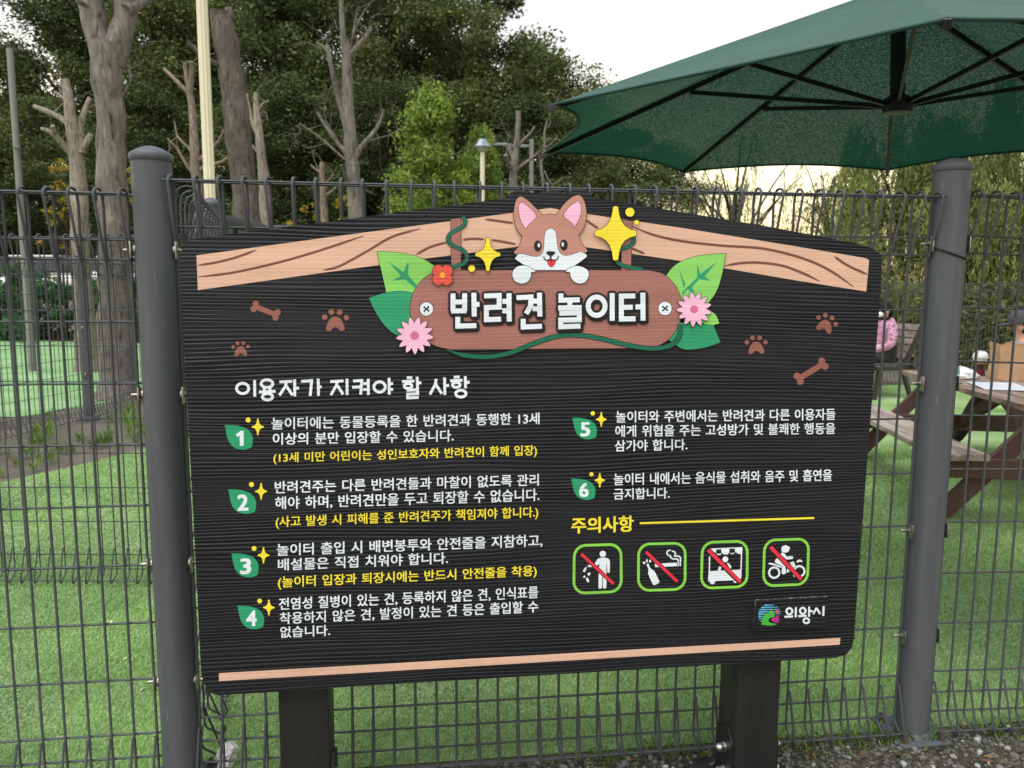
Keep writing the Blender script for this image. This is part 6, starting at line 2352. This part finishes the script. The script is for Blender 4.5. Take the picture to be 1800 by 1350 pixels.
willow("thin see-through willow against the bright sky gap under the middle of the parasol", 1292, 235, 21.0, 1.9, 190, 71, dense=.6)
willow("sparse willow between the sky gap and the parasol's lowest right tip", 1475, 285, 19.0, 1.5, 170, 72, dense=.65)
willow("full green willow directly behind the right fence post", 1600, 190, 17.0, 2.0, 900, 73, dense=1.2)
willow("full green willow at the right picture edge beyond the rear fence", 1800, 150, 16.5, 2.3, 950, 74, dense=1.2)
willow("low drooping willow right of the right fence post, behind the man in the cap", 1735, 290, 15.2, 1.5, 660, 75, dense=1.2)
willow("yellowish willow beyond the right picture edge", 1960, 160, 18.0, 2.3, 480, 76)

# thicket at the willows' feet: too dense to count
rng_ = np.random.default_rng(88)
n_ = 52000
xx = rng_.uniform(.5, 17, n_)
yy = 13.4 + .12 * (xx - 4) + rng_.gamma(1.6, .9, n_)
top_ = 1.55 + .5 * np.sin(xx * 1.3) + .35 * np.sin(xx * 2.9 + 1) + .25 * np.sin(xx * 6.1)
zz_ = top_ * rng_.random(n_) ** .85 + np.where(rng_.random(n_) < .06, rng_.random(n_) * 1.1, 0)
th_ = np_mesh("thicket", leaf_quads(np.stack((xx, yy, zz_ + .05), 1), .075 * rng_.uniform(.5, 1.3, n_), rng=rng_), 4,
              leaf_mat("thicket_leaf", (0.085, 0.105, 0.038), (0.15, 0.17, 0.07), (0.26, 0.26, 0.12), translucent=.4), kind="stuff")
st2 = MB()
for i in range(90):
    x = rng_.uniform(.5, 16)
    y = 13.3 + .12 * (x - 4) + rng_.gamma(1.5, .7)
    h_ = rng_.uniform(.8, 2.6)
    st2.tube([(x, y, 0), (x + rng_.normal(0, .1), y, h_ * .5), (x + rng_.normal(0, .25), y + rng_.normal(0, .1), h_)], [.014, .010, .004], 4, cap=False)
tag(st2.build("thicket_stems", mat("dry_stem", (0.16, 0.12, 0.08), (0.09, 0.07, 0.05), (30, 30, 4), rough=.9), smooth=True), kind="stuff")

# undergrowth along the foot of the wood
n_ = 46000
xx = rng_.uniform(-26, 13, n_)
yy = 26.0 + rng_.gamma(2.0, 1.2, n_)
hz = np.array([hill(a, b) for a, b in zip(xx, yy)])
top_ = 1.0 + .5 * np.sin(xx * .9) + .4 * np.sin(xx * 2.3 + 1)
keep = (xx > -9) | (rng_.random(n_) < .12)
c_ = np.stack((xx, yy, hz + np.maximum(.2, top_) * rng_.random(n_)), 1)[keep]
np_mesh("undergrowth", leaf_quads(c_, .10 * rng_.uniform(.5, 1.3, len(c_)), rng=rng_), 4, L_OLIVE, kind="stuff")


# weeds in the dirt strip and along the fence
def tufts(name, spots, h, lm, nb=26, w=.006):
    out_ = []
    for (x, y, s) in spots:
        a = RNG.uniform(0, 2 * np.pi, nb)
        r0 = RNG.random(nb) * .06 * s
        b0 = np.stack((x + r0 * np.cos(a * 3), y + r0 * np.sin(a * 3), np.full(nb, .004)), 1)
        l_ = h * s * RNG.uniform(.4, 1.1, nb)
        ln = RNG.uniform(.3, 1.1, nb) * l_
        tip = b0 + np.stack((np.cos(a) * ln, np.sin(a) * ln, l_), 1)
        mid = b0 + (tip - b0) * .55 + np.stack((np.zeros(nb), np.zeros(nb), l_ * .14), 1)
        dv = np.stack((-np.sin(a), np.cos(a), np.zeros(nb)), 1) * w * s
        out_.append(np.stack((b0 - dv, mid - dv * .9, tip, mid + dv * .9), 1).reshape(-1, 3))
    return np_mesh(name, np.concatenate(out_), 4, lm, kind="stuff")


sp_ = []
for i in range(150):
    f = RNG.random()
    y = 4.6 + 6.5 * f
    x = -4.05 + .36 * (y - 4.9) - abs(RNG.normal(0, .75)) + RNG.normal(0, .12)
    sp_.append((x, y, RNG.uniform(.5, 1.5)))
tufts("strip_weeds", sp_, .15, leaf_mat("weed_blade", (0.06, 0.12, 0.02), (0.10, 0.18, 0.035), (0.17, 0.23, 0.06), translucent=.35))
sp_ = []
for i in range(60):
    x = RNG.uniform(.25, 1.9)
    sp_.append((x, FP(x) - RNG.uniform(.0, .06), RNG.uniform(.4, 1.0)))
sp_ += [(-.62, 2.02, 1.0), (-1.05, 2.06, 1.1), (-1.15, 2.03, 1.0), (-1.3, 2.02, .9)]
tufts("fence_weeds", sp_, .045, MATS["weed_blade"], 14, .004)
# fallen leaves and clover by the post foot
lv = []
for i in range(150):
    x = RNG.uniform(.1, 2.0)
    lv.append((x, FP(x) - abs(RNG.normal(0, .05)) + .01, .012 + RNG.random() * .02))
np_mesh("fence_clover", leaf_quads(np.array(lv), RNG.uniform(.006, .014, len(lv)), up=2.5), 4, MATS["weed_blade"], kind="stuff")
lv = []
for i in range(60):
    x = RNG.uniform(-.3, 2.0)
    lv.append((x, FP(x) - abs(RNG.normal(0, .16)) + .02, .012))
np_mesh("fallen_leaves", leaf_quads(np.array(lv), RNG.uniform(.008, .022, len(lv)), up=3.5), 4, leaf_mat("dead_leaf", (0.10, 0.045, 0.02), (0.17, 0.08, 0.035), (0.22, 0.13, 0.06), translucent=.1), kind="stuff")
